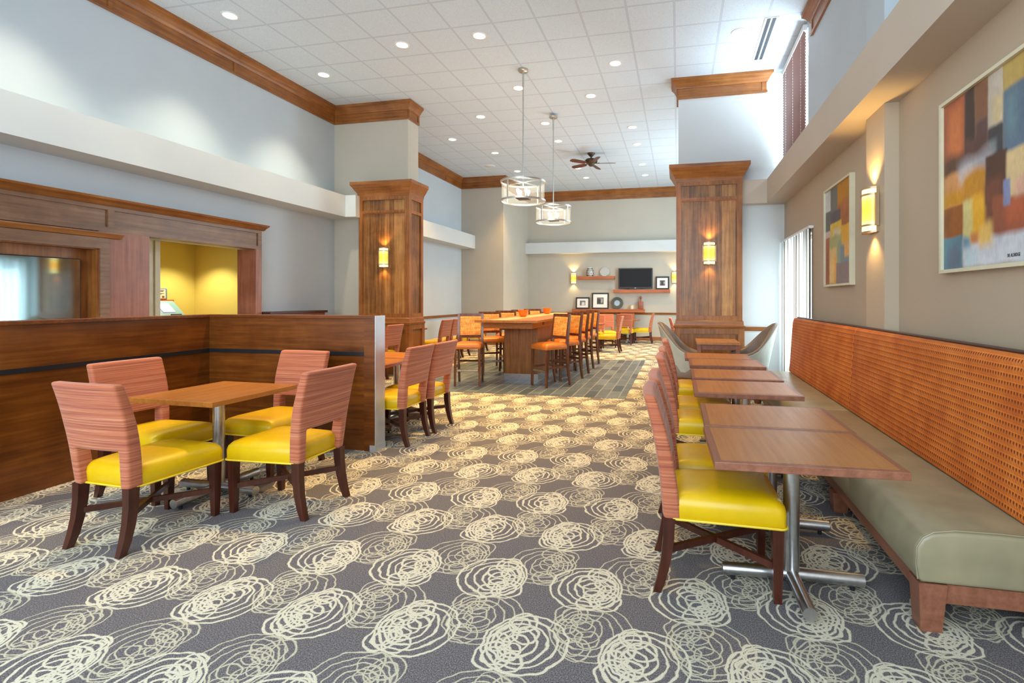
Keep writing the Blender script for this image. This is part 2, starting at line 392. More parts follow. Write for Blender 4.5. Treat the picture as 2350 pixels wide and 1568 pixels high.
def tag(o, label=None, cat=None, group=None, kind=None):
    for k, v in (('label', label), ('category', cat), ('group', group), ('kind', kind)):
        if v: o[k] = v
    return o
def thing(name, label, cat, loc=(0, 0, 0), rz=0, group=None):
    o = bpy.data.objects.new(name, None); o.empty_display_size = .1; COL.objects.link(o)
    o.location = loc; o.rotation_euler = (0, 0, rz); return tag(o, label, cat, group)
def dup(root, loc, rz, label, group=None):
    r = root.copy(); COL.objects.link(r); r.location = loc; r.rotation_euler = (0, 0, rz); r['label'] = label
    if group: r['group'] = group
    for ch in list(root.children):
        c = ch.copy(); COL.objects.link(c); c.parent = r
        for g in list(ch.children):
            d = g.copy(); COL.objects.link(d); d.parent = c
    return r
def struct(name, mb, mat, smooth=0): return tag(mb.build(name, mat, None, smooth), kind='structure')
def face_to(fx, fy): return math.atan2(-fx, fy)          # rotation that turns local +Y to (fx, fy)
def rrect(w, d, r, z, n=5, cx=0, cy=0, wb=None):
    """rounded rectangle ring; wb = width at the back (-y)"""
    pts = []; wb = w if wb is None else wb
    for sx, sy, a0 in ((1, 1, 0), (-1, 1, 90), (-1, -1, 180), (1, -1, 270)):
        ww = w if sy > 0 else wb
        for k in range(n):
            a = math.radians(a0+90*k/(n-1))
            pts.append((cx+sx*(ww/2-r)+r*math.cos(a), cy+sy*(d/2-r)+r*math.sin(a), z))
    return pts

def run(mb, p0, p1, nrm, prof, e0=0, e1=0):
    """sweep a (offset, z) profile along a wall line, mitred: +1 outside corner, -1 inside corner, 0 square"""
    p0, p1, n = Vector((*p0, 0)), Vector((*p1, 0)), Vector((*nrm, 0)); t_ = (p1-p0).normalized()
    mb.loft([[p0+n*o-t_*(e0*o)+Vector((0, 0, z)) for o, z in prof], [p1+n*o+t_*(e1*o)+Vector((0, 0, z)) for o, z in prof]])
def wall_holes(mb, axis, c0, c1, u0, u1, z0, z1, holes):
    us = sorted({u0, u1, *[h[0] for h in holes], *[h[1] for h in holes]}); zs = sorted({z0, z1, *[h[2] for h in holes], *[h[3] for h in holes]})
    for a, b in zip(us, us[1:]):
        runs = []
        for c, d in zip(zs, zs[1:]):
            if any(h[0] <= (a+b)/2 <= h[1] and h[2] <= (c+d)/2 <= h[3] for h in holes): continue
            if runs and abs(runs[-1][1]-c) < 1e-6: runs[-1][1] = d
            else: runs.append([c, d])
        for c, d in runs:
            if axis == 'x': mb.box(c0, a, c, c1, b, d)
            else: mb.box(a, c0, c, b, c1, d)

# ------------------------------------------------------------------ room shell
H = 5.196; XL, XR, YF, YB = -6.66, 1.72, 17.3, -2.0
struct('floor', MB().box(-8.7, YB, -.06, XR+.2, YF+.2, 0), 'carpet')
tile = struct('floor_tile', MB().box(-4.6, 7.12, -.001, -.74, 11.62, .004), 'slate')
struct('ceiling', MB().box(XL-.34, YB, H, XR+.2, YF+.2, H+.1), 'ceiling')
b = MB(); wall_holes(b, 'x', XL-.16, XL, YB, YF+.2, 0, H, [(5.06, 6.7, 0, 2.2)]); struct('wall_left', b, 'wall_cool')
b = MB(); wall_holes(b, 'x', XR, XR+.2, YB, YF+.2, 0, 3.2, [(7.14, 8.8, .1, 2.3), (10, 16.4, .4, 2.5)]); struct('wall_right', b, 'wall_taupe')
b = MB(); wall_holes(b, 'x', XR, XR+.2, YB, YF+.2, 3.2, H, [(7.32, 8.82, 3.6, 5.1), (10, 16.4, 3.55, 4.95)]); struct('wall_right_upper', b, 'wall_cool')
b = MB(); b.box(XL, YF, 0, XR, YF+.2, H); struct('wall_far', b, 'wall_pier')
b = MB(); wall_holes(b, 'y', YB-.2, YB, XL-.34, XR+.2, 0, H, [(-6.0, 1.2, .7, 4.5)]); struct('wall_back', b, 'wall_cool')
# piers
struct('wall_pier_left', MB().box(XL, 8.75, 0, -5.06, 9.14, H), 'wall_pier')
struct('wall_pier_far', MB().box(XL, 14.7, 0, -5.27, YF, H), 'wall_pier')
struct('wall_pier_right', MB().box(.0, 8.88, 0, XR, 9.22, H), 'wall_white')
struct('wall_pilaster', MB().box(1.615, 4.46, 0, XR, 4.86, 3.1), 'wall_taupe'); struct('wall_pilaster_upper', MB().box(1.615, 4.46, 3.1, XR, 4.86, H), 'wall_cool')
# alcove beyond the opening in the left wall
b = MB(); b.box(-8.25, 4.5, 0, -8.1, 7.22, 2.5); b.box(-8.1, 7.07, 0, XL-.165, 7.22, 2.5); b.box(-8.1, 4.5, 0, XL-.165, 4.62, 2.5); b.box(-8.1, 4.62, 2.35, XL-.165, 7.07, 2.5)
struct('wall_alcove', b, 'wall_yellow')
b = MB(); b.box(-7.2, 4.62, 0, -7.06, 5.545, 2.35); b.box(-7.2, 5.545, 0, -7.1, 5.6, 2.35); b.box(-7.2, 5.6, 0, -7.08, 5.67, 2.35); struct('trim_13', b, 'frame_cream')
al = thing('downlight', 'small ceiling lamp inside the yellow alcove', 'downlight', (-7.55, 6.55, 2.35))
# windows
def window(n, y0, y1, z0, z1, bars):
    f = MB(); x0, x1 = XR+.08, XR+.14
    for a, c, d, e in ((y0, z0, y1, z0+.05), (y0, z1-.05, y1, z1), (y0, z0, y0+.05, z1), (y1-.05, z0, y1, z1)): f.box(x0, a, c, x1, d, e)
    for k in range(1, bars): y = y0+(y1-y0)*k/bars; f.box(x0, y-.02, z0+.05, x1, y+.02, z1-.05)
    fo = struct('window_%d' % n, f, 'white_plastic'); g = MB().box(XR+.105, y0+.04, z0+.04, XR+.112, y1-.04, z1-.04).build('window_glass', 'glass', fo, 0)
window(1, 7.14, 8.8, .1, 2.3, 2); window(2, 7.32, 8.82, 3.6, 5.1, 1); window(3, 10, 16.4, .4, 2.5, 4); window(4, 10, 16.4, 3.55, 4.95, 4)

# crown mouldings
CR = [(0, 4.86), (.03, 4.86), (.03, 4.9), (.018, 4.906), (.018, 5.03), (.034, 5.036), (.04, 5.06), (.058, 5.08), (.072, 5.11), (.1, 5.14), (.118, 5.155), (.118, H), (0, H)]
def stile(mb, x, y, nrm, w=.05):
    nx, ny = nrm
    if nx: mb.box(min(x, x+nx*.031), y-w/2, 4.88, max(x, x+nx*.031), y+w/2, 5.035)
    else: mb.box(x-w/2, min(y, y+ny*.031), 4.88, x+w/2, max(y, y+ny*.031), 5.035)
b = MB(); run(b, (XL, YB), (XL, 8.75), (1, 0), CR, 0, -1); run(b, (-5.06, 8.75), (-5.06, 9.14), (1, 0), CR, 1, 0)
for y in (8.68, 6.45, 4.72, 2.99): stile(b, XL, y, (1, 0))
for y in (8.775, 9.11): stile(b, -5.06, y, (1, 0))
struct('trim_1', b, 'wood_y', 30)
b = MB(); run(b, (XL, 8.75), (-5.06, 8.75), (0, -1), CR, -1, 1)
for x in (-6.6, -5.085): stile(b, x, 8.75, (0, -1))
struct('trim_14', b, 'wood_x', 30)
b = MB(); run(b, (XL, 9.14), (XL, 14.7), (1, 0), CR, 0, -1); run(b, (-5.27, 14.7), (-5.27, YF), (1, 0), CR, 1, -1)
for y in (10.4, 12.0, 13.6): stile(b, XL, y, (1, 0))
struct('trim_2', b, 'wood_y', 30)
b = MB(); run(b, (XL, 14.7), (-5.27, 14.7), (0, -1), CR, -1, 1); run(b, (-5.27, YF), (XR, YF), (0, -1), CR, -1, 0)
for x in (-4.2, -2.8, -1.4, 0): stile(b, x, YF, (0, -1))
struct('trim_15', b, 'wood_x', 30)
b = MB(); run(b, (0, 9.22), (0, 8.88), (-1, 0), CR, 0, 1); run(b, (0, 8.88), (1.42, 8.88), (0, -1), CR, 1, 1)
for x in (.03, 1.39): stile(b, x, 8.88, (0, -1))
struct('trim_3', b, 'wood_x', 30)
b = MB(); run(b, (XR, 7.07), (XR, 4.9), (-1, 0), CR, 1, 0); stile(b, XR, 7.04, (-1, 0)); stile(b, XR, 5.8, (-1, 0)); struct('trim_4', b, 'wood_y', 30)
# soffit beams
SL = [(0, 2.98), (.46, 2.98), (.46, 3.39), (0, 3.39)]
b = MB(); run(b, (XL, YB), (XL, 8.75), (1, 0), SL, 0, 0); b.box(-6.2, 8.46, 2.98, -5.98, 8.75, 3.39); struct('trim_5', b, 'wall_white')
b = MB(); run(b, (XL, 9.14), (XL, 14.4), (1, 0), SL, 0, 0); b.box(XL, 14.4, 2.98, -6.2, 14.7, 3.39); struct('trim_6', b, 'wall_white')
b = MB(); b.box(-5.27, 16.98, 3.0, XR, YF, 3.38); struct('trim_7', b, 'wall_white')
b = MB(); b.box(1.42, YB, 2.99, XR, 8.88, 3.38); b.box(1.0, 8.7, 2.99, 1.42, 8.88, 3.38); struct('trim_8', b, 'soffit_taupe')
# chair rails and baseboards
RL = [(0, .88), (.022, .88), (.03, .9), (.03, .935), (.038, .95), (0, .95)]
b = MB(); run(b, (XL, 9.14), (XL, 14.7), (1, 0), RL, 0, -1); run(b, (XL, 14.7), (-5.27, 14.7), (0, -1), RL, -1, 1); run(b, (-5.27, 14.7), (-5.27, YF), (1, 0), RL, 1, -1); run(b, (-5.27, YF), (XR, YF), (0, -1), RL, -1, 0); struct('trim_9', b, 'wood_x', 30)
b = MB(); run(b, (1.05, 8.88), (1.6, 8.88), (0, -1), RL, 0, 0); struct('trim_10', b, 'wood_x', 30)
BB = [(0, 0), (.018, 0), (.018, .11), (.01, .125), (0, .125)]
b = MB(); run(b, (XL, 9.14), (XL, 14.7), (1, 0), BB, 0, -1); run(b, (XL, 14.7), (-5.27, 14.7), (0, -1), BB, -1, 1); run(b, (-5.27, 14.7), (-5.27, YF), (1, 0), BB, 1, -1); run(b, (-5.27, YF), (XR, YF), (0, -1), BB, -1, 0); struct('baseboard_far', b, 'wood_x', 30)
b = MB(); run(b, (XR, 4.46), (XR, YB), (-1, 0), BB); run(b, (XR, 8.88), (XR, 4.86), (-1, 0), BB); struct('baseboard_right', b, 'wood_y', 30)
# door casing on the left wall beyond the column
b = MB(); b.box(XL, 9.3, 0, XL+.04, 9.38, 2.2); b.box(XL, 10.25, 0, XL+.04, 10.33, 2.2); b.box(XL, 9.3, 2.12, XL+.04, 10.33, 2.2); b.box(XL, 9.38, 0, XL+.015, 10.25, 2.12); struct('door_1', b, 'wood_v')

# ------------------------------------------------------------------ wood clad columns
def column(name, label, x0, x1, y0, y1):
    t_ = thing(name, label, 'column', ((x0+x1)/2, (y0+y1)/2, 0)); w = (x1-x0)/2; d = (y1-y0)/2
    b = MB(); b.box(-w+.03, -d+.03, 0, w-.03, d, 3.36); b.build('core_panel', 'wood_panel', t_, 0)
    # raised frame round every panel of the shaft, front and both sides
    b = MB()
    for (u0, u1) in ((-w, -w+.085), (w-.085, w)):
        b.box(u0, -d, 1.06, u1, -d+.05, 3.36)
    for z0, z1 in ((1.06, 1.14), (3.04, 3.1), (3.3, 3.4)):
        b.box(-w+.085, -d, z0, w-.085, -d+.05, z1)
    b.box(-w+.085, -d-.012, 3.06, w-.085, -d, 3.095)
    for sx in (-1, 1):
        xa, xb = sorted((sx*w, sx*(w-.04)))
        for y0_, y1_ in ((-d+.05, -d+.1), (d-.08, d)): b.box(xa, y0_, 1.06, xb, y1_, 3.36)
        for z0, z1 in ((1.06, 1.14), (3.04, 3.1), (3.3, 3.4)): b.box(xa, -d+.1, z0, xb, d-.08, z1)
    b.build('shaft_frame', 'wood_v', t_, 0)
    # plinth below the rail
    b = MB(); e = .03; b.box(-w-e+.03, -d-e+.03, 0, w+e-.03, d, .93)
    for u0, u1 in ((-w-e, -w-e+.1), (w+e-.1, w+e)): b.box(u0, -d-e, 0, u1, -d-e+.04, .93)
    for z0, z1 in ((0, .16), (.84, .93)): b.box(-w-e+.1, -d-e, z0, w+e-.1, -d-e+.04, z1)
    for sx in (-1, 1):
        xa, xb = sorted((sx*(w+e), sx*(w+e-.035)))
        for y0_, y1_ in ((-d-e+.04, -d-e+.12), (d-.1, d)): b.box(xa, y0_, 0, xb, y1_, .93)
        for z0, z1 in ((0, .16), (.84, .93)): b.box(xa, -d-e+.12, z0, xb, d-.1, z1)
    b.build('plinth', 'wood_v', t_, 0)
    def ringprof(prof, nm, mat):
        b = MB(); run(b, (-w, d), (-w, -d), (-1, 0), prof, 0, 1); run(b, (-w, -d), (w, -d), (0, -1), prof, 1, 1); run(b, (w, -d), (w, d), (1, 0), prof, 1, 0); b.build(nm, mat, t_, 30)
    ringprof([(-.06, .93), (.035, .93), (.045, .95), (.045, .975), (.02, .985), (.015, 1.05), (0, 1.065), (-.06, 1.065)], 'waist_rail', 'wood_x')
    ringprof([(-.08, 3.36), (0.0, 3.36), (.012, 3.4), (.02, 3.44), (.05, 3.48), (.085, 3.54), (.1, 3.56), (.115, 3.58), (.115, 3.64), (-.2, 3.64)], 'capital', 'wood_x')
    return t_
column('wood_column', 'tall wood panelled column with crown on the left, behind the striped chairs', -6.0, -4.94, 8.58, 9.12)
column('wood_column', 'tall wood panelled column with crown on the right, beside the curtained window', -.035, 1.02, 8.58, 9.2)

# ------------------------------------------------------------------ sconces
def sconce(label, loc, rz, power=7):
    """local: wall plane y=0, projects to -y"""
    t_ = thing('wall_sconce', label, 'wall lamp', loc, rz, 'amber glass wall sconces')
    def arc(r, n=9, squash=.85): return [(r*math.cos(PI+PI*k/(n-1)), -.02+r*squash*math.sin(PI+PI*k/(n-1))) for k in range(n)]
    b = MB()
    b.box(-.09, -.02, -.185, .09, 0, .185)
    b.build('back_plate', 'sconce_frame', t_, 0)
    b = MB(); o_ = arc(.088); i_ = arc(.078)
    b.loft([[(x, y, z) for x, y in o_] for z in (-.18, .18)], False, False); b.build('glass', 'sconce_glass', t_, 40)
    b = MB()
    for z0, z1, r in ((-.19, -.175, .094), (-.135, -.12, .102), (.12, .135, .102), (.175, .19, .094)):
        a = arc(r); c = arc(r-.012)
        poly = a+c[::-1]; b.prism(poly, 'z', z0, z1)
    for x in (-.1, .1): b.box(x-.008, -.035, -.135, x+.008, -.004, .135)
    b.build('bands', 'sconce_frame', t_, 40)
    for dz, e in ((.2, 1), (-.2, -1)):
        l = bpy.data.lights.new('sconce_lamp', 'SPOT'); l.energy = power*(1.6 if e > 0 else .8); l.color = (1, .62, .2); l.spot_size = 1.9; l.spot_blend = .6; l.shadow_soft_size = .03
        o = bpy.data.objects.new('sconce_lamp', l); COL.objects.link(o); o.parent = t_; o.location = (0, -.065, dz); o.rotation_euler = (PI if e > 0 else 0, 0, 0)
    return t_
sconce('amber wall sconce on the left wood column', (-5.47, 8.61, 2.2), 0)
sconce('amber wall sconce on the right wood column', (.5, 8.61, 2.17), 0)
sconce('large looking amber sconce on the pilaster between the two abstract paintings', (1.615, 4.66, 2.16), PI/2*-1, 12)
sconce('small amber sconce on the far wall left of the wall shelves', (-3.6, YF, 2.14), 0, 10)
sconce('small amber sconce on the far wall, half hidden by the right wood column', (-.12, YF, 2.14), 0, 10)

# ------------------------------------------------------------------ wood surround with television niche on the left wall
t_ = thing('wood_surround', 'long dark wood surround with cornice framing television niche and yellow alcove', 'wall panelling', (XL, 4, 0))
X0 = 0.0; XF = .17
def lb(name, mat, boxes, bev=0):
    b = MB()
    for (xa, ya, za, xb, yb, zb) in boxes: b.box(xa, ya-4, za, xb, yb-4, zb, bev)
    return b.build(name, mat, t_, 0)
lb('frieze', 'wood_grey', [(0, .5, 2.2, XF-.02, 6.8, 2.5)])
lb('frieze_frame', 'wood_grey', [(XF-.02, .5, 2.2, XF, 6.8, 2.255), (XF-.02, .5, 2.455, XF, 6.8, 2.5)]+[(XF-.02, y-.035, 2.255, XF, y+.035, 2.455) for y in (6.765, 4.63, 2.45)])
b = MB(); CP = [(0, 2.5), (XF+.01, 2.5), (XF+.03, 2.515), (XF+.05, 2.54), (XF+.09, 2.56), (XF+.1, 2.585), (0, 2.585)]
run(b, (0, -3.5), (0, 2.78), (1, 0), CP, 0, .3); b.build('cornice', 'wood_y', t_, 30)
lb('end_panel', 'wood_red', [(0, 4.5, 0, XF, 5.06, 2.2)]); lb('casing', 'wood_red', [(-.175, 6.685, 0, XF, 6.8, 2.2)])
lb('niche_frame', 'wood_grey', [(XF, 4.5, .0, XF+.02, 4.6, 1.995), (XF, .5, 1.995, XF+.02, 4.6, 2.12), (XF-.15, 2.62, .75, XF, 2.75, 2.02)])
b = MB(); CP2 = [(XF, 2.12), (XF+.03, 2.125), (XF+.04, 2.15), (XF+.06, 2.17), (XF+.06, 2.185), (XF, 2.185)]
run(b, (0, -3.5), (0, .66), (1, 0), CP2, 0, .3); b.build('ledge_moulding', 'wood_y', t_, 30)
lb('niche_lining', 'wood_v', [(.002, 2.75, .75, .02, 4.5, 2.02), (.02, 4.48, .75, .165, 4.5, 2.0), (.02, 2.75, 1.985, .165, 4.48, 2.0)])
lb('base_panel', 'wood_red', [(0, .5, 0, XF, 4.5, .75)]); lb('left_panel', 'wood_red', [(0, .5, .75, XF, 2.75, 2.0)])
tv = thing('television', 'large wall television with glossy screen reflecting the window, in the wood niche', 'television', (XL+.095, 3.70, 1.46))
MB().box(-.07, -.68, -.41, -.012, .68, .41, .008).build('housing', 'frame_black', tv, 0); MB().box(-.0125, -.665, -.39, -.008, .665, .398).build('screen', 'tv_gloss', tv, 0)
# cash machine in the alcove
a = thing('cash_machine', 'orange and teal cash machine with lit sign in the yellow alcove', 'cash machine', (-7.79, 6.17, 0))
b = MB(); b.prism([(-.3, 0), (.22, 0), (.22, .95), (.38, 1.0), (.40, 1.06), (.05, 1.36), (.05, 1.405), (-.3, 1.405)], 'y', -.24, .24); b.build('cabinet', 'orange_plastic', a, 0)
b = MB(); b.prism([(.392, 1.078), (.402, 1.09), (.075, 1.388), (.06, 1.372)], 'y', -.2, .2); b.build('front_panel', 'teal', a, 0)
b = MB(); b.prism([(.263, 1.211), (.273, 1.224), (.135, 1.35), (.125, 1.337)], 'y', -.1, .08); b.build('display', 'lcd', a, 0)
b = MB(); b.prism([(.36, 1.12), (.372, 1.133), (.31, 1.19), (.298, 1.177)], 'y', -.02, .14); b.build('card_slot', 'dark_gap', a, 0)
sb = MB().box(-.12, -.22, 1.405, .0, .18, 1.585, .012).build('sign_box', 'machine_grey', a, 0)
MB().box(.0, -.19, 1.425, .006, .145, 1.565).build('sign_face', 'sign_lit', sb, 0)
b = MB()
for z, y0, y1 in ((1.55, -.17, .12), (1.535, -.17, .11), (1.505, -.17, .12), (1.49, -.17, .08)): b.box(.006, y0, z-.004, .008, y1, z+.004)
for y in (-.13, -.05, .03, .11): b.box(.006, y-.02, 1.435, .008, y+.015, 1.465)
b.build('sign_marks', 'sign_ink', sb, 0)
# low counter past the surround
k = thing('low_counter', 'low counter with dark purplish top against the left wall past the wood surround', 'counter', (XL+.012, 7.45, 0))
MB().box(.0, -.6, 0, .26, .68, 1.17).build('body', 'wood_red', k, 0); MB().box(0, -.63, 1.17, .3, .71, 1.21, .004).build('counter_top', 'cord_brown', k, 0)

# ------------------------------------------------------------------ booth partition
p = thing('booth_partition', 'dark wood booth partition wrapping the corner behind the near left table', 'partition', (-4.68, 4.25, 0))
ZT = 1.262
b = MB(); b.box(-.06, -3.2, 0, .06, .06, ZT-.03); b.build('side_panel', 'wood_dark', p, 0)
b = MB(); b.box(.06, -.06, 0, 1.9, .06, ZT-.03); b.build('front_panel', 'wood_dark_x', p, 0)
b = MB(); b.box(-.075, -3.2, ZT-.03, .075, .075, ZT, .004); b.box(.075, -.075, ZT-.03, 1.9, .075, ZT, .004); b.build('top_cap', 'wood_dark_x', p, 0)
b = MB(); b.box(.06, -3.2, .886, .072, -.06, .922); b.box(.072, -.072, .886, 1.82, -.06, .922); b.build('rail_strip', 'black_strip', p, 0)
b = MB(); b.box(1.82, -.08, 0, 1.9, -.06, ZT-.03); b.box(1.9, -.08, .06, 1.93, .08, ZT); b.build('end_post', 'wood_dark_x', p, 0)
b = MB(); b.box(1.93, -.078, .06, 1.936, .078, ZT); b.build('end_cap', 'pale_metal', p, 0)
b = MB(); b.box(1.88, -.084, 0, 1.938, .084, .06); b.build('kick_plate', 'pale_metal', p, 0)

# ------------------------------------------------------------------ dining chair (front is +y)
def make_chair(label):
    t_ = thing('dining_chair', label, 'chair')
    w, d = .47, .53
    b = MB()
    rings = [rrect(w-.03, d-.02, .03, .352, 5, 0, .045, w-.07), rrect(w, d, .03, .362, 5, 0, .045, w-.05), rrect(w+.005, d+.005, .035, .42, 5, 0, .045, w-.045), rrect(w-.004, d-.005, .04, .447, 5, 0, .045, w-.055),
             rrect(w-.035, d-.035, .05, .468, 5, 0, .045, w-.085), rrect(w-.10, d-.10, .06, .481, 5, 0, .045, w-.15), rrect(w-.22, d-.22, .06, .487, 5, 0, .045, w-.26)]
    seat = b.loft(rings).build('seat', 'vinyl_yellow', t_, 50)
    b = MB(); r_ = rrect(w+.008, d+.008, .032, .358, 5, 0, .045, w-.045); b.tube(r_+[r_[0], r_[1]], .006, 6, False); b.build('piping', 'piping', seat, 50)
    # upholstered back: two uprights and a curved panel over an open gap
    zs = [.352, .40, .45, .49, .53, .57, .65, .72, .78, .84, .89, .93, .955]; xs = [-1, -.72, -.36, 0, .36, .72, 1]
    hw = lambda z: .214+.03*min(1, max(0, (z-.36)/.35))
    cy = lambda z: -.222-.055*((z-.352)/.6)-.055*max(0, (z-.5)/.455)**2
    th = lambda z: .042 if z < .5 else .042-.012*(z-.5)/.455
    f = lambda x, z: (x*hw(z), cy(z)+th(z)+.0+.012*x*x, z); bk = lambda x, z: (x*hw(z), cy(z)-th(z)+.016*x*x, z)
    b = MB().sheet(xs, zs, lambda i, j: j >= 5 or i in (0, 5), f, bk); b.bevel_sharp(.016, 3, 55); b.build('backrest', 'fabric', t_, 60)
    for sx in (-1, 1):
        pts = [(sx*.195, -.225, .36), (sx*.197, -.228, .26), (sx*.199, -.24, .16), (sx*.201, -.26, .07), (sx*.203, -.283, 0)]
        b = MB(); ws = (.052, .048, .044, .04, .034)
        b.loft([[(x+a*q/2, y+c*q/2*1.1, z) for a, c in ((1, 1), (-1, 1), (-1, -1), (1, -1))] for (x, y, z), q in zip(pts, ws)]); b.build('leg', 'leg_dark', t_, 50)
        b = MB(); b.loft([[(sx*(.2)+a*q/2, .272+c*q/2, z) for a, c in ((1, 1), (-1, 1), (-1, -1), (1, -1))] for z, q in ((.36, .05), (.2, .046), (0, .034))]); b.build('leg', 'leg_dark', t_, 50)
        b = MB(); b.bar((sx*.198, -.235, .2+.004*sx), (-sx*.2, .272, .17+.004*sx), .022, .032); b.build('stretcher', 'leg_dark', t_, 0)
    return t_
chair0 = make_chair('striped dining chair nearest the left edge, its back to the camera'); used = []
def chair(x, y, fx, fy, label, group='striped chairs with yellow seats'):
    rz = face_to(fx, fy)
    if not used:
        chair0.location = (x, y, 0); chair0.rotation_euler = (0, 0, rz); chair0['label'] = label; chair0['group'] = group; used.append(1); return
    dup(chair0, (x, y, 0), rz, label, group)

# ------------------------------------------------------------------ cafe table (base arms along x and y)
def make_cafe(label, sx, sy, mat, rot=0, zt=.75, by=0, bx=0):
    t_ = thing('cafe_table', label, 'table', (0, 0, 0), rot)
    tp = MB().box(-sx/2, -sy/2, zt-.034, sx/2, sy/2, zt, .003).build('tabletop', 'table_edge', t_, 0)
    MB().box(-sx/2+.03, -sy/2+.03, zt, sx/2-.03, sy/2-.03, zt+.0012).build('top_inlay', mat, tp, 0)
    MB().lathe([(.11, zt-.034), (.11, zt-.045), (.05, zt-.05)], 24, (bx, by, 0), True).build('mount_plate', 'steel', t_, 40)
    MB().tube([(bx, by, .03), (bx, by, zt-.045)], .038, 24).build('pole', 'steel', t_, 60)
    for ax in ((1, 0), (-1, 0), (0, 1), (0, -1)):
        L = .33; ft = MB().tube([(bx+ax[0]*.02, by+ax[1]*.02, .055), (bx+ax[0]*L, by+ax[1]*L, .05)], .031, 20).build('foot', 'steel', t_, 50)
        MB().tube([(bx+ax[0]*(L-.05), by+ax[1]*(L-.05), 0), (bx+ax[0]*(L-.05), by+ax[1]*(L-.05), .025)], .012, 10).build('glide', 'black_strip', ft, 50)
    return t_
lt = make_cafe('warm wood square table with steel cross base amid four chairs on the near left', .71, .71, 'table_warm', math.radians(-2)); lt.location = (-3.28, 3.05, 0)
[c.data.materials.__setitem__(0, M['table_warm']) for c in lt.children if c.name.startswith('tabletop')]
chair(-3.185, 2.475, .05, 1, 'striped chair nearest the left edge, back turned to the camera')
chair(-2.62, 3.00, -1, .02, 'striped chair on the right side of the near left table')
chair(-3.775, 3.0, 1, -.06, 'striped chair on the left of the near left table, against the dark partition')
chair(-3.285, 3.60, -.03, -1, 'striped chair behind the near left table, in the partition corner')
# second group beyond the partition
c2 = make_cafe('wood table just past the end of the dark partition', .76, .6, 'table_warm'); c2.location = (-3.28, 4.8, 0)
dup(c2, (-3.28, 5.42, 0), 0, 'wood table second beyond the dark partition, mostly hidden by chairs', None)
chair(-2.82, 4.585, -1, 0, 'striped chair just right of the dark partition end, nearer of two')
chair(-2.80, 5.1, -1, 0, 'striped chair right of the partition, further of two side by side')
chair(-5.35, 7.66, -1, 0, 'striped chair before the left wood column, half hidden by the partition')
chair(-5.30, 8.2, -1, 0, 'striped chair tight against the front of the left wood column')
# third group along the left wall beyond the column
dup(c2, (-6.02, 10.3, 0), 0, 'small wood table past the left column beside the doorway casing')
for i, (y, nm) in enumerate(((10.45, 'nearest of the row past the left column'), (11.0, 'second of the row past the left column'), (11.55, 'third of the row past the left column'), (12.75, 'last along the left wall, mostly behind the bar stool'))):
    chair(-5.38, y, -1, 0, 'striped chair facing the left wall, '+nm)
# far groups
dup(c2, (-2.35, 13.45, 0), 0, 'small wood table beyond the bar stools, left of the two far tables')
dup(c2, (-1.6, 16.25, 0), 0, 'small wood table nearest the far wall under the shelves')
chair(-1.78, 13.35, -1, 0, 'striped chair at right of the far left table, facing left')
chair(-2.3, 14.0, 0, -1, 'striped chair behind the far left table, facing the camera')
chair(-2.05, 14.7, .3, -1, 'striped chair of the far left table standing furthest back')
chair(-1.62, 15.7, 0, 1, 'striped chair near the far wall, back turned to the camera')
chair(-1.7, 16.85, 0, -1, 'striped chair against the far wall facing the camera')
chair(-1.1, 16.3, -1, 0, 'striped chair near the far wall seen side on, facing left')
chair(.12, 12.6, 1, 0, 'striped chair sliver visible beside the right wood column')

# ------------------------------------------------------------------ banquette along the right wall
bn = thing('banquette_bench', 'long banquette with patterned orange back and grey olive seat along right wall', 'bench', (1.0, 2.4, 0))
L = 4.86
def cushion(y0, y1):
    b = MB(); pr = [(.015, .21), (.0, .225), (-.012, .29), (-.008, .36), (.012, .40), (.05, .425), (.14, .438), (.3, .44), (.558, .435), (.558, .21)]
    b.prism(pr, 'y', y0, y1); b.bevel_sharp(.02, 3, 60); return b.build('seat_cushion', 'vinyl_olive', bn, 60)
s1 = cushion(0, L/2); s2 = cushion(L/2, L)
b = MB(); b.tube([(.0, .006, .225), (-.008, .006, .29), (-.004, .006, .36), (.02, .006, .402), (.06, .006, .428), (.14, .006, .442), (.3, .006, .444), (.55, .006, .437)], .0035, 6); b.build('seam_piping', 'vinyl_olive', s1, 50)
def backc(y0, y1):
    b = MB(); pr = [(.46, .44), (.47, .55), (.492, .9), (.506, 1.09), (.515, 1.135), (.53, 1.16), (.545, 1.165), (.56, 1.165), (.56, .44)]
    b.prism(pr, 'y', y0+.004, y1-.004); b.bevel_sharp(.03, 4, 55); b.build('back_cushion', 'drops', bn, 60)
backc(0, L/2); backc(L/2, L)
MB().box(.562, -.0, .1, .6, L, 1.178, .006).build('back_board', 'cord_brown', bn, 0)
b = MB(); b.box(.03, .01, .13, .555, .05, .21); b.box(.03, L-.05, .13, .555, L-.01, .21); b.box(.03, .05, .13, .07, L-.05, .21); b.build('base_rail', 'table_edge', bn, 0)
for yy in (.0, 1.22, 2.43, 3.64, L-.1):
    for xx in (.0, .44):
        b = MB(); y1 = yy+.1; b.loft([[(xx+.012, yy+.012, 0), (xx+.095, yy+.012, 0), (xx+.095, y1-.012, 0), (xx+.012, y1-.012, 0)], [(xx+.002, yy, .21 if yy == 0 else .13), (xx+.11, yy, .21 if yy == 0 else .13), (xx+.11, y1, .21 if yy == 0 else .13), (xx+.002, y1, .21 if yy == 0 else .13)]]); b.build('leg', 'table_edge', bn, 0)
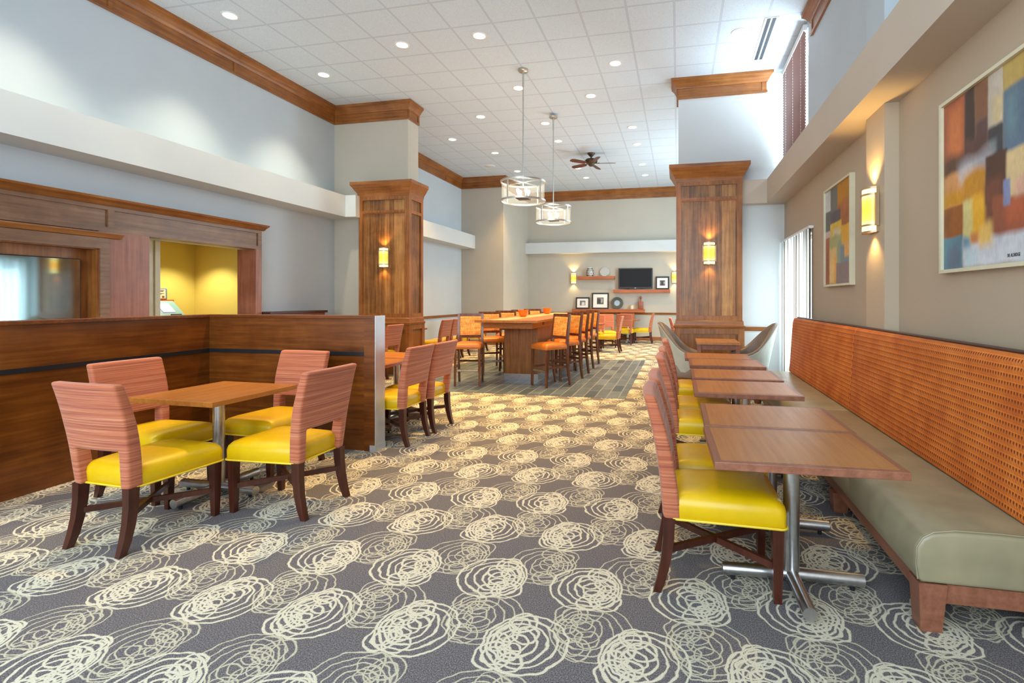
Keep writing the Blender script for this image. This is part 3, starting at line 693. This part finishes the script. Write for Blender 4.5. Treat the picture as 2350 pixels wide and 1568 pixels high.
# banquette tables
r0 = make_cafe('reddish wood two seat table nearest the camera, front of the joined pair', .75, .603, 'table_red', .03, .735, .17, .04); r0.location = (.515, 2.503, 0)
for y, lab in ((3.112, 'reddish wood table joined behind the nearest one by the banquette'), (4.08, 'third reddish table from the camera along the banquette'), (4.78, 'fourth reddish table from the camera along the banquette'),
               (5.63, 'fifth reddish table from the camera along the banquette'), (6.25, 'last reddish table of the banquette row, before the armchairs')):
    dup(r0, (.515 if y < 3.9 else .49 if y < 6 else .45, y, 0), 0, lab)
for y, lab in ((2.69, 'striped chair in the right foreground at the nearest banquette table'), (3.2, 'second striped chair of the right row, just behind the nearest'), (4.25, 'third striped chair from the camera in the right row'),
               (4.85, 'fourth striped chair from the camera in the right row'), (5.85, 'fifth and last striped chair of the right row')):
    chair(.175, y, 1, .03, lab)

# ------------------------------------------------------------------ armchairs and occasional table before the right column
def make_tub(label):
    t_ = thing('tub_armchair', label, 'armchair')
    n = 25
    def ring_pts(th0, zt, off, lean):
        out = []
        for k in range(n):
            s = -1+2*k/(n-1); a = s*PI*.80              # 0 = back (-y), +-pi ends at the front
            x = math.sin(a)*.29; y = -math.cos(a)*.27
            if abs(s) > .62: y += (abs(s)-.62)*.35; 
            out.append((x, y, s))
        return out
    base = ring_pts(0, 0, 0, 0)
    def pt(k, v, inner):
        x, y, s = base[k]; bk = max(0, 1-abs(s)*1.25); hgt = .60+.44*(3*bk*bk-2*bk**3) if bk > 0 else .60-.10*(abs(s)-.8)/.2
        z = .27+v*(hgt-.27); r = math.hypot(x, y) or 1; k_ = (1-(.055/r) if inner else 1)*(.86+.14*v)
        return (x*k_, y*k_-.11*v*bk*bk*1.3, z-(0.0 if inner else 0.0))
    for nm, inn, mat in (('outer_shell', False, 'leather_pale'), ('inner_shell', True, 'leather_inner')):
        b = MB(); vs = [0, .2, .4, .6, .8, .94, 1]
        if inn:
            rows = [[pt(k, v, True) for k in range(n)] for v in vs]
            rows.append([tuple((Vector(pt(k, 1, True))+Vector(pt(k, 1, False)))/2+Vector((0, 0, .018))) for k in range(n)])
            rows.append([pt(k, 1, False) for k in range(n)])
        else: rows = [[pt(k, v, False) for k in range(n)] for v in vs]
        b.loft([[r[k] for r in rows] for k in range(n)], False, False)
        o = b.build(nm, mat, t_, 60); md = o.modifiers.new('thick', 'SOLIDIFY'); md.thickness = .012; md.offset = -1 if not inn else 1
    b = MB(); b.loft([rrect(.5, .5, .12, .27, 7, 0, .03), rrect(.52, .52, .12, .30, 7, 0, .03), rrect(.5, .5, .12, .44, 7, 0, .03), rrect(.42, .42, .1, .475, 7, 0, .03), rrect(.2, .2, .08, .482, 7, 0, .03)]); b.build('seat', 'leather_inner', t_, 50)
    for sx in (-1, 1):
        for sy in (-1, 1):
            MB().bar((sx*.2, .03+sy*.2, .28), (sx*.215, .03+sy*.22, 0), .05, .05, .03, .03).build('leg', 'leg_dark', t_, 0)
    return t_
tub = make_tub('pale leather tub armchair left of the small table before the right column'); tub.location = (.10, 7.75, 0); tub.rotation_euler = (0, 0, face_to(1, -.15)); tub['group'] = 'pale tub armchairs'
dup(tub, (1.02, 7.75, 0), face_to(-1, -.15), 'pale leather tub armchair right of the small table, beside the curtain')
st = thing('side_table', 'small four legged wood table between the two pale tub armchairs', 'table', (.555, 7.75, 0))
MB().box(-.3, -.36, .765, .3, .36, .80, .003).build('tabletop', 'table_red', st, 0)
b = MB(); b.box(-.25, -.31, .69, .25, -.29, .765); b.box(-.25, .29, .69, .25, .31, .765); b.box(-.27, -.29, .69, -.25, .29, .765); b.box(.25, -.29, .69, .27, .29, .765); b.build('apron', 'table_edge', st, 0)
for sx in (-1, 1):
    for sy in (-1, 1): MB().bar((sx*.265, sy*.315, .765), (sx*.265, sy*.315, 0), .055, .055, .04, .04).build('leg', 'table_edge', st, 0)

# ------------------------------------------------------------------ communal high table
ht = thing('communal_table', 'long high wood table with cream inlay on grey tile, ringed by bar stools', 'table', (-2.74, 9.9, .004))
tp = MB().box(-.50, -2.24, 1.03, .56, 2.3, 1.07, .003).build('tabletop', 'table_warm', ht, 0)
MB().box(-.28, -2.24, 1.0705, .06, 2.3, 1.0715).build('inlay_strip', 'runner', tp, 0)
MB().box(-.46, -1.95, .92, .39, 2.0, 1.03).build('apron', 'table_warm', ht, 0)
MB().box(-.245, -1.53, .11, .365, 1.6, .92).build('pedestal', 'wood_v', ht, 0)
MB().box(-.252, -1.537, 0, .372, 1.607, .11).build('kick_plate', 'steel', ht, 0)
ol = MB().box(.39, -1.3, .955, .396, -1.2, 1.005).build('power_outlet', 'frame_black', ht, 0)
def bowl(x, y, label):
    t_ = thing('bowl', label, 'bowl', (x, y, 1.0755), 0, 'orange bowls on the high table')
    n = 48; b = MB(); prof = [(.045, 0), (.062, .012), (.078, .045), (.092, .09), (.1, .125)]
    wav = lambda k: .012*abs(math.sin(k*PI*8/n))
    out = [[(r*math.cos(2*PI*k/n), r*math.sin(2*PI*k/n), z+(wav(k) if i == 4 else 0)) for k in range(n)] for i, (r, z) in enumerate(prof)]
    inn = [[((r-.006)*math.cos(2*PI*k/n), (r-.006)*math.sin(2*PI*k/n), z+(wav(k) if i == 4 else .006)) for k in range(n)] for i, (r, z) in enumerate(prof)][::-1]
    b.loft(out+inn, True); b.build('scalloped_body', 'orange_plastic', t_, 50)
bowl(-2.9, 9.2, 'orange scalloped bowl on the high table, nearer the camera'); bowl(-2.93, 11.1, 'orange scalloped bowl on the high table, further from the camera')

def make_stool(label):
    t_ = thing('bar_stool', label, 'bar stool'); w = .44
    b = MB(); b.loft([rrect(w-.01, w-.01, .03, .60), rrect(w, w, .03, .61), rrect(w, w, .035, .66), rrect(w-.03, w-.03, .04, .685), rrect(w-.12, w-.12, .05, .70), rrect(w-.26, w-.26, .05, .704)]); b.build('seat', 'vinyl_orange', t_, 50)
    for sx in (-1, 1):
        pts = [(sx*.195, -.285, 0), (sx*.198, -.235, .3), (sx*.2, -.215, .6), (sx*.2, -.232, .85), (sx*.2, -.275, 1.165)]
        MB().loft([[(x+a*.018, y+c*q, z) for a, c in ((1, 1), (-1, 1), (-1, -1), (1, -1))] for (x, y, z), q in zip(pts, (.015, .02, .026, .022, .016))]).build('leg', 'stool_wood', t_, 50)
        MB().bar((sx*.192, .19, .6), (sx*.196, .2, 0), .042, .042, .032, .032).build('leg', 'stool_wood', t_, 0)
        MB().bar((sx*.195, -.245, .31), (sx*.194, .195, .31), .02, .034).build('stretcher', 'stool_wood', t_, 0)
    MB().bar((-.195, -.24, .36), (.195, -.24, .36), .02, .034).build('stretcher', 'stool_wood', t_, 0)
    fr = MB().box(-.175, .18, .235, .175, .202, .275).build('footrest', 'stool_wood', t_, 0); MB().box(-.17, .2025, .24, .17, .2055, .272).build('metal_plate', 'steel', fr, 0)
    zs = [.80, .87, .94, 1.01, 1.08, 1.115]; yb = lambda z: -.225-.05*((z-.8)/.36)
    MB().sheet([-.178, -.09, 0, .09, .178], zs, lambda i, j: True, lambda x, z: (x, yb(z)+.02+.0*x, z), lambda x, z: (x, yb(z)-.014, z)).bevel_sharp(.008, 2).build('back_panel', 'plaid', t_, 60)
    b = MB(); b.box(-.182, yb(1.15)-.014, 1.117, .182, yb(1.15)+.014, 1.165); b.build('top_rail', 'stool_wood', t_, 0)
    b = MB(); b.box(-.182, -.245, .755, .182, -.217, .797); b.build('lower_rail', 'stool_wood', t_, 0)
    return t_
ZF = .004
s0 = make_stool('bar stool at near right end of the high table'); s0['group'] = 'bar stools at the high table'; s0.location = (-2.07, 7.97, ZF); s0.rotation_euler = (0, 0, face_to(-.62, -.78))
s0['label'] = 'orange bar stool at the near right corner of the high table'
for i, (x, y, lab) in enumerate(((-2.0, 8.68, 'second bar stool from the camera on the right of the high table'), (-2.0, 9.32, 'third bar stool from the camera on the right of the high table'), (-2.02, 9.99, 'fourth bar stool from the camera on the right of the high table'), (-2.02, 10.72, 'last bar stool on the right side of the high table'))):
    dup(s0, (x, y, ZF), face_to(-.66, -.75), lab)
for x, y, fx, fy, lab in ((-3.40, 7.80, .28, -.96, 'orange bar stool at the near left corner of the high table'), (-3.46, 9.02, .5, -.86, 'second bar stool from the camera on the left of the high table'),
                          (-3.46, 9.95, .5, -.86, 'third bar stool from the camera on the left of the high table'), (-3.42, 10.85, .5, -.86, 'fourth bar stool on the left, back showing between the bowls'), (-3.4, 11.75, .5, -.86, 'last bar stool on the left side of the high table')):
    dup(s0, (x, y, ZF), face_to(fx, fy), lab)

# ------------------------------------------------------------------ pendants
def make_pendant(label, zdrop):
    t_ = thing('drum_pendant', label, 'pendant lamp', (0, 0, 0), 0, 'glass drum pendants')
    R = .365; zt, zb = zdrop+.155, zdrop-.155
    MB().lathe([(.0, H-.001), (.085, H-.001), (.085, H-.03), (.07, H-.04), (.0, H-.04)], 32).build('canopy', 'nickel', t_, 40)
    b = MB(); b.tube([(0, 0, zt-.09), (0, 0, H-.04)], .011, 12); b.tube([(0, 0, H-.28), (0, 0, H-.04)], .016, 12); b.build('rod', 'nickel', t_, 50)
    b = MB(); b.ring(R, .009, zt, 64, (0, 0), .014); b.ring(R, .009, zb, 64, (0, 0), .014); b.build('rims', 'nickel', t_, 50)
    b = MB()
    for k in range(4): a = PI/4+.35+k*PI/2; b.bar((R*math.cos(a), R*math.sin(a), zb), (R*math.cos(a), R*math.sin(a), zt), .022, .012, up=(math.cos(a), math.sin(a), 0))
    for k in range(2): a = PI/4+.35+k*PI/2; c_, s_ = R*math.cos(a), R*math.sin(a); b.bar((-c_, -s_, zt), (c_, s_, zt), .02, .012)
    b.build('struts', 'nickel', t_, 0)
    MB().lathe([(R-.012, zb+.01), (R-.012, zt-.01)], 64).build('glass_drum', 'shade_glass', t_, 60)
    pl = MB().box(-.1, -.1, zdrop-.125, .1, .1, zdrop-.095, .004).build('lamp_plate', 'bronze', t_, 0)
    for k in range(4):
        x, y = (.07 if k & 1 else -.07), (.07 if k & 2 else -.07)
        MB().tube([(x, y, zdrop-.095), (x, y, zdrop-.04)], .012, 10).build('socket', 'white_plastic', pl, 40)
        MB().lathe([(.0, -.04), (.014, -.03), (.026, .005), (.022, .03), (.0, .045)], 14, (x, y, zdrop)).build('bulb', 'bulb', t_, 60)
    l = bpy.data.lights.new('pendant_lamp', 'POINT'); l.energy = 26; l.color = (1, .86, .62); l.shadow_soft_size = .1
    o = bpy.data.objects.new('pendant_lamp', l); COL.objects.link(o); o.parent = t_; o.location = (0, 0, zdrop+.08)
    return t_
p1 = make_pendant('glass drum pendant on a long rod, nearer the camera', 3.185); p1.location = (-2.5, 7.93, 0)
p2 = dup(p1, (-2.5, 9.97, -.045), 0, 'glass drum pendant on a long rod, further one over the high table')
o = bpy.data.objects.new('pendant_lamp', bpy.data.lights['pendant_lamp']) if False else None

# ------------------------------------------------------------------ ceiling fixtures
def make_downlight(label):
    t_ = thing('downlight', label, 'downlight', (0, 0, 0), 0, 'round recessed ceiling downlights')
    MB().lathe([(.082, 0), (.108, -.0), (.108, -.006), (.1, -.01), (.084, -.006), (.082, 0)], 40).build('trim_ring', 'white_plastic', t_, 50)
    MB().lathe([(0, -.004), (.083, -.004)], 32).build('lens', 'lens', t_, 0)
    return t_
SPW = (1.0, .56, .13)
spotd = bpy.data.lights.new('downlight_beam', 'SPOT'); spotd.energy = 330; spotd.color = SPW; spotd.spot_size = math.radians(82); spotd.spot_blend = .75; spotd.shadow_soft_size = .08
spotw = bpy.data.lights.new('wallwash_beam', 'SPOT'); spotw.energy = 190; spotw.color = (1, .90, .66); spotw.spot_size = math.radians(84); spotw.spot_blend = .7; spotw.shadow_soft_size = .07
DL = [(-5.845, 5.6, 'far left ceiling corner above the wood surround, lighting the left wall', 1), (-5.845, 7.41, 'near the inner corner of the left crown moulding', 1), (-4.015, 6.78, 'left of the pair ahead of the near pendant', 0), (-2.793, 6.775, 'ahead of the near pendant canopy, top centre', 0),
      (-2.8, 8.6, 'touching the near pendant rod', 0), (-4.01, 9.795, 'right of the left pier crown', 0), (-5.234, 11.047, 'beside the left pier, second along the wall', 0), (-4.638, 12.3, 'left of the near pendant rod, third row', 0), (-4.66, 14.2, 'just above the near glass drum', 0),
      (-2.802, 10.45, 'left of the far pendant rod', 0), (-2.813, 11.7, 'right of the far pendant rod', 0), (-2.84, 14.23, 'behind the left fan blade', 0), (-2.813, 15.41, 'just beyond the ceiling fan', 0), (-1.59, 9.21, 'between the far pendant and the right pier, nearer', 0),
      (-.988, 8.02, 'left of the right pier crown', 0), (-.99, 11.09, 'right of the fan, nearest of the right column of lights', 0), (-.986, 12.33, 'right of the fan, second of the right column of lights', 0), (-.989, 14.2, 'right of the fan blade tip', 0), (-.998, 15.46, 'last of the right column of lights by the far crown', 0)]
d0 = None
def beam(parent, data):
    o = bpy.data.objects.new('beam', data); COL.objects.link(o); o.parent = parent; o.location = (0, 0, -.03)
for x, y, lab, w in DL:
    if d0 is None: d0 = make_downlight('lit round downlight '+lab); d0.location = (x, y, H)
    else: dup(d0, (x, y, H), 0, 'lit round downlight '+lab)
for x, y, lab, w in DL: 
    o = bpy.data.objects.new('beam', spotw if w else spotd); COL.objects.link(o); o.location = (x, y, H-.03)
for x, y in ((-5.85, 3.75), (-5.85, 1.9)):
    o = bpy.data.objects.new('beam', spotw); COL.objects.link(o); o.location = (x, y, H-.03)
for x, y in ((-.99, 5.2), (-2.8, 4.9), (-4.0, 4.9)):  # extra beams from the unseen near ceiling, added for light, no fixtures built
    o = bpy.data.objects.new('beam', spotd); COL.objects.link(o); o.location = (x, y, H-.03)
MB().lathe([(0, -.012), (.07, -.012), (.085, 0)], 24).build('lens', 'lens', al, 40)
l = bpy.data.lights.new('alcove_lamp', 'SPOT'); l.energy = 90; l.color = (1, .94, .8); l.shadow_soft_size = .06; l.spot_size = 2.0; l.spot_blend = .6
o = bpy.data.objects.new('alcove_lamp', l); COL.objects.link(o); o.parent = al; o.location = (0, 0, -.03)
off = thing('downlight', 'unlit white round downlight near the linear ceiling vent', 'downlight', (.846, 7.454, H))
MB().lathe([(.082, 0), (.115, 0), (.115, -.006), (.1, -.012), (.084, -.006), (.082, 0)], 40).build('trim_ring', 'white_plastic', off, 50); MB().lathe([(0, -.003), (.083, -.003)], 32).build('lens', 'tube_dim', off, 0)
sp = thing('ceiling_speaker', 'flat grey round ceiling speaker above the near glass drum', 'speaker', (-5.24, 13.48, H))
MB().lathe([(0, -.012), (.13, -.012), (.145, -.006), (.15, 0)], 40).build('grille', 'tube_dim', sp, 50)
v = thing('linear_vent', 'dark twin slot linear air vent in the ceiling by the blind', 'vent', (1.23, 7.76, H))
b = MB(); b.box(-.09, -.62, -.006, .09, .62, 0); b.build('vent_frame', 'white_plastic', v, 0)
for x in (-.035, .035): MB().box(x-.024, -.6, -.0075, x+.024, .6, -.006).build('slot', 'vent_dark', v, 0)
# ceiling fan
f = thing('ceiling_fan', 'bronze ceiling fan with five dark wood blades', 'ceiling fan', (-2.21, 12.85, H))
MB().lathe([(0, 0), (.105, 0), (.09, -.03), (.05, -.075), (.035, -.09), (0, -.09)], 28).build('canopy', 'bronze', f, 40)
MB().tube([(0, 0, -.16), (0, 0, -.08)], .022, 12).build('downrod', 'bronze', f, 50)
MB().lathe([(0, -.13), (.06, -.135), (.14, -.16), (.165, -.2), (.15, -.245), (.09, -.27), (.075, -.31), (.04, -.34), (0, -.345)], 32).build('motor', 'bronze', f, 50)
for k in range(5):
    a = math.radians(8+72*k); c_, s_ = math.cos(a), math.sin(a)
    b = MB(); b.bar((.08*c_, .08*s_, -.262), (.22*c_, .22*s_, -.262), .04, .012); arm = b.build('blade_arm', 'bronze', f, 0)
    prof = [(.17, .045), (.22, .062), (.36, .072), (.54, .074), (.60, .06), (.635, .03)]
    b = MB(); up = [(r, w, w*.22) for r, w in prof]; pts_t, pts_b = [], []
    outline = [(r, w) for r, w in prof]+[(r, -w) for r, w in prof[::-1]]
    ring_ = lambda dz: [(r*c_-w*s_, r*s_+w*c_, -.268+w*.22+dz) for r, w in outline]
    b.loft([ring_(-.005), ring_(.005)]); b.build('blade', 'blade', f, 0)

# ------------------------------------------------------------------ curtain and blind
ct = thing('curtain', 'striped sheer curtain hanging over the bright window by the banquette end', 'curtain', (0, 0, 0))
rows = []; ny = 220
for k in range(ny+1):
    y = 7.07+(8.84-7.07)*k/ny; x = 1.685+.018*math.sin(y*46)+.008*math.sin(y*17+1)
    rows.append([(x, y, .03), (x, y, 1.2), (x, y, 2.345)])
MB().loft(rows, False, False).build('cloth', 'sheer', ct, 80)
b = MB(); b.box(1.66, 7.04, 2.345, XR-.002, 8.87, 2.375); b.build('track', 'white_plastic', ct, 0)
bl = thing('window_blind', 'closed dark slatted blind on the high window at upper right', 'blind', (XR-.03, 8.07, 4.3))
b = MB(); b.box(-.025, -.71, .78, .035, .71, .86); b.build('headrail', 'white_plastic', bl, 0)
b = MB(); z = .76
while z > -.68:
    b.bar((0, -.70, z), (0, .70, z), .003, .052, up=(-.8, 0, 1)); z -= .042
b.build('slats', 'blind_slat', bl, 0)
b = MB()
for y in (-.5, 0, .5): b.tube([(-.012, y, -.66), (-.012, y, .78)], .002, 6)
b.build('cords', 'white_plastic', bl, 0)

# ------------------------------------------------------------------ paintings on the right wall
def canvas(name, w, h, rects, base, parent, nx=110, nz=130, soft=.006, seed=0):
    """flat painted cloth, local: x=0 plane facing -x; u from the far edge (+y) to the near edge, v from the top"""
    me = bpy.data.meshes.new(name); vs = []; fs = []
    for j in range(nz+1):
        for i in range(nx+1): vs.append((0, w/2-w*i/nx, h/2-h*j/nz))
    for j in range(nz):
        for i in range(nx): a = j*(nx+1)+i; fs.append((a, a+nx+1, a+nx+2, a+1))
    me.from_pydata(vs, [], fs); ca = me.color_attributes.new('Col', 'FLOAT_COLOR', 'POINT')
    for j in range(nz+1):
        for i in range(nx+1):
            u, v_ = i/nx, j/nz; n1 = noise.noise((u*6+seed, v_*6, 1)); n2 = noise.noise((u*22, v_*22+seed, 4)); n3 = noise.noise((u*3+seed, v_*3, 9))
            c = list(base)
            for (u0, v0, u1, v1, col, sf) in rects:
                uu = u+n1*.003*sf+n2*.002; vv = v_+n1*.006*sf+n2*.003; s = soft*sf
                k = lambda d: max(0, min(1, .5+d/s/2))
                a = k(uu-u0)*k(u1-uu)*k(vv-v0)*k(v1-vv)
                cc = lin(*[max(0, min(255, q*(1+.05*n2+.12*n3))) for q in col])
                c = [p_*(1-a)+q*a for p_, q in zip(c, cc)]
            ca.data[j*(nx+1)+i].color = (c[0], c[1], c[2], 1)
    me.materials.append(M['canvas']); o = bpy.data.objects.new(name, me); COL.objects.link(o); o.parent = parent; return o
def painting(label, y, z, w, h, rects, base, seed):
    t_ = thing('abstract_painting', label, 'painting', (XR, y, z)); e = .022
    b = MB()
    for a, c, d, g in ((-w/2, h/2-e, w/2, h/2), (-w/2, -h/2, w/2, -h/2+e), (-w/2, -h/2+e, -w/2+e, h/2-e), (w/2-e, -h/2+e, w/2, h/2-e)): b.box(-.05, a, c, 0, d, g)
    b.build('frame', 'frame_cream', t_, 0); cv = canvas('canvas', w-2*e, h-2*e, rects, lin(150, 120, 90), t_, seed=seed); cv.location = (-.03, 0, 0); return t_
RP = [(0, 0, .29, .45, (168, 88, 56), 2), (.08, .05, .26, .34, (196, 112, 60), 6), (0, .33, .3, .45, (88, 58, 40), 5), (.29, 0, .42, .45, (64, 46, 42), 2), (.42, 0, .57, .2, (134, 90, 62), 3), (.42, .2, .57, .45, (98, 66, 66), 3), (.3, .28, .55, .45, (94, 62, 56), 3),
      (.57, 0, .73, .29, (196, 184, 166), 1), (.62, .12, .73, .28, (206, 186, 140), 5), (.57, .28, .73, .45, (58, 58, 64), 2), (.57, .35, .66, .42, (112, 122, 124), 3), (.73, 0, 1, .14, (184, 156, 84), 2), (.73, .13, 1, .46, (88, 110, 130), 2), (.76, .15, .86, .36, (96, 126, 136), 6),
      (0, .43, .56, .66, (214, 150, 92), 3), (.2, .38, .62, .46, (176, 174, 180), 6), (.22, .43, .4, .5, (206, 190, 176), 6), (0, .54, .28, .64, (208, 146, 12), 5), (.27, .47, .55, .66, (194, 134, 26), 5), (0, .63, .27, .82, (152, 86, 22), 1), (.02, .66, .1, .8, (122, 66, 16), 6), (0, .81, .27, 1, (88, 130, 146), 1.5), (.05, .87, .22, 1, (96, 116, 136), 6),
      (.27, .62, .40, .86, (212, 200, 130), 2), (.38, .62, .55, .84, (230, 172, 36), 4), (.54, .42, .77, .68, (78, 48, 36), 1.5), (.54, .56, .72, .8, (112, 62, 46), 5), (.62, .65, 1, .87, (148, 78, 54), 2), (.76, .68, 1, .82, (176, 88, 54), 6), (.76, .44, 1, .67, (206, 180, 132), 2), (.73, .58, .8, .71, (122, 132, 168), 1.5), (.84, .6, 1, .68, (206, 160, 138), 4),
      (.27, .85, 1, 1, (206, 210, 216), 3), (.27, .83, .36, .9, (110, 150, 168), 3), (.36, .8, .46, .86, (206, 128, 70), 3), (.46, .78, .62, .9, (234, 190, 100), 5), (.3, .9, .45, 1, (186, 208, 214), 6)]
pr = painting('large abstract painting cut by the right edge of the photo, signed in its corner', 3.285, 2.135, .88, 1.10, RP, None, 3)
LP = [(0, 0, .22, .24, (196, 200, 200), 1), (.22, 0, .5, .26, (104, 106, 100), 1), (.5, 0, 1, .24, (178, 122, 16), 2), (.5, .2, 1, .46, (158, 92, 38), 5), (.72, .2, .92, .3, (184, 108, 60), 6), (0, .22, .24, .44, (92, 98, 98), 1), (.22, .25, .62, .4, (84, 78, 86), 1.5), (.2, .37, .66, .52, (216, 180, 56), 1.5), (.3, .46, .62, .52, (216, 208, 180), 5),
      (.64, .43, 1, .64, (224, 168, 44), 1.5), (0, .43, .2, .52, (190, 172, 168), 1.5), (0, .5, .18, 1, (158, 88, 62), 1.5), (.17, .5, .66, .82, (168, 170, 112), 3), (.5, .56, .66, .8, (136, 150, 130), 6), (.17, .62, .46, 1, (216, 184, 116), 3), (.36, .72, .46, 1, (226, 160, 70), 4), (.62, .62, 1, .8, (112, 136, 142), 3), (.76, .6, 1, .74, (232, 170, 96), 2), (.45, .79, 1, 1, (134, 118, 118), 1.5)]
painting('smaller looking abstract painting left of the pilaster sconce', 5.94, 2.12, .93, 1.12, LP, None, 8)
# signature
cu = bpy.data.curves.new('signature', 'FONT'); cu.body = 'DK ALDRIDGE'; cu.size = .026; cu.extrude = .0004
tmp = bpy.data.objects.new('signature', cu); COL.objects.link(tmp)
bpy.context.view_layer.update()
sm = bpy.data.meshes.new_from_object(tmp.evaluated_get(bpy.context.evaluated_depsgraph_get())); bpy.data.objects.remove(tmp)
so = bpy.data.objects.new('signature', sm); COL.objects.link(so); sm.materials.clear(); sm.materials.append(M['frame_black'])
so.parent = pr; so.rotation_euler = (PI/2, 0, -PI/2); so.location = (-.0312, -.228, -.497); so.scale = (.62, 1, 1)

# ------------------------------------------------------------------ far wall display
def shelf(label, x0, x1, z0, z1): return tag(MB().box(x0, YF-.2, z0, x1, YF, z1, .004).build('wall_shelf', 'shelf', None, 0), label, 'shelf')
shelf('short upper wall shelf holding the vase and glass plate', -3.43, -2.14, 2.085, 2.2); shelf('wall shelf under the small black television', -2.17, -.27, 1.62, 1.735); shelf('lowest and longest wall shelf with frames and round mirror', -3.62, -1.12, .955, 1.068)
tv2 = thing('television', 'small black flat television standing on the middle wall shelf', 'television', (-1.43, YF-.1, 1.735))
MB().box(-.58, -.03, .03, .58, .03, .73, .008).build('housing', 'frame_black', tv2, 0); MB().box(-.545, -.033, .085, .545, -.03, .70).build('screen', 'screen', tv2, 0); MB().box(-.2, -.08, 0, .2, .08, .03).build('stand', 'frame_black', tv2, 0); MB().box(-.025, -.034, .045, .025, -.031, .062).build('maker_mark', 'pale_metal', tv2, 0)
def picture(label, x0, x1, z0, z1, seed):
    w, h = x1-x0, z1-z0; t_ = thing('framed_photo', label, 'picture', ((x0+x1)/2, YF-.09, z0), 0, 'black framed photos on the wall shelves'); e = .045
    t_.rotation_euler = (math.radians(-6), 0, 0)
    b = MB()
    for a, c, d, g in ((-w/2, 0, w/2, e), (-w/2, h-e, w/2, h), (-w/2, e, -w/2+e, h-e), (w/2-e, e, w/2, h-e)): b.box(a, -.015, c, d, .015, g)
    b.build('frame', 'frame_black', t_, 0); MB().box(-w/2+e, -.004, e, w/2-e, .01, h-e).build('mat_board', 'paper', t_, 0)
    pw, ph = w*.4, h*.42; rr_ = random.Random(seed)
    rects = [(rr_.random()*.8, rr_.random()*.8, rr_.random()*.5+.5, rr_.random()*.5+.5, (g, g, g), 4) for g in (40, 190, 90, 220, 60)]
    cv = canvas('print', pw, ph, rects, lin(110, 110, 112), t_, 24, 24, .03, seed); cv.rotation_euler = (0, 0, PI/2); cv.location = (0, -.0055, h/2)
picture('small black framed photo at left on the lowest wall shelf', -3.51, -3.02, 1.07, 1.475, 2); picture('tall black framed photo on the lowest wall shelf', -2.94, -2.35, 1.07, 1.63, 5); picture('small black framed photo right of the small television', -.75, -.3, 1.737, 2.175, 9)
mi = thing('round_mirror', 'round mirror with wide dark ring on the lowest wall shelf', 'mirror', (-2.06, YF-.1, 1.068)); mi.rotation_euler = (math.radians(-8), 0, 0)
def disc(nm, r0, r1, y0, y1, mat, zc):
    b = MB(); n = 48; ci = lambda r, y: [(r*math.cos(2*PI*k/n), y, zc+r*math.sin(2*PI*k/n)) for k in range(n)]
    b.loft([ci(r0, y0), ci(r1, y0), ci(r1, y1), ci(r0, y1), ci(r0, y0)] if r0 else [ci(r1, y0), ci(r1, y1)], not r0); return b.build(nm, mat, mi, 40)
disc('ring_frame', .1, .205, -.02, .02, 'ring_grey', .207); disc('mirror_plate', 0, .1, -.008, .008, 'mirror', .207)
bo = thing('bottle', 'reddish bottle with round stopper on the lowest wall shelf', 'bottle', (-1.25, YF-.1, 1.068))
MB().box(-.09, -.05, 0, .09, .05, .26, .02, 3).build('body', 'wood_red', bo, 40); MB().lathe([(.04, .255), (.025, .29), (.025, .35), (.03, .36)], 20, (0, 0, 0), True).build('neck', 'wood_red', bo, 50); MB().lathe([(0, .355), (.03, .365), (.045, .4), (.03, .43), (0, .44)], 20).build('stopper', 'wood_red', bo, 50)
cd = tag(MB().lathe([(0, 0), (.06, 0), (.062, .01), (.062, .125), (.05, .13), (0, .13)], 28, (0, 0, 0)).build('candle', 'frame_cream', None, 40, (-1.55, YF-.1, 1.068)), 'short cream candle on the lowest wall shelf beside the bottle', 'candle')
va = thing('vase', 'black and white patterned vase on the upper wall shelf', 'vase', (-3.0, YF-.1, 2.2))
MB().lathe([(0, 0), (.07, 0), (.1, .06), (.105, .14), (.085, .22), (.05, .285), (.045, .3), (.035, .3), (.04, .28), (0, .27)], 32).build('body', 'paper', va, 50)
b = MB()
for zi in range(5):
    for k in range(9):
        a = 2*PI*(k+.5*(zi % 2))/9; r = (.1, .106, .106, .098, .078)[zi]; z = .035+zi*.055
        b.box(r*math.cos(a)-.02, r*math.sin(a)-.008, z-.014, r*math.cos(a)+.02, r*math.sin(a)+.006, z+.016)
b.build('dark_marks', 'frame_black', va, 0)
gp = thing('glass_plate', 'round clear glass plate standing on the upper wall shelf', 'plate', (-2.49, YF-.09, 2.2)); gp.rotation_euler = (math.radians(-10), 0, 0); mi = gp
disc('disc', 0, .15, -.006, .006, 'plate_glass', .157); disc('rim', .14, .157, -.01, .01, 'pale_metal', .157)
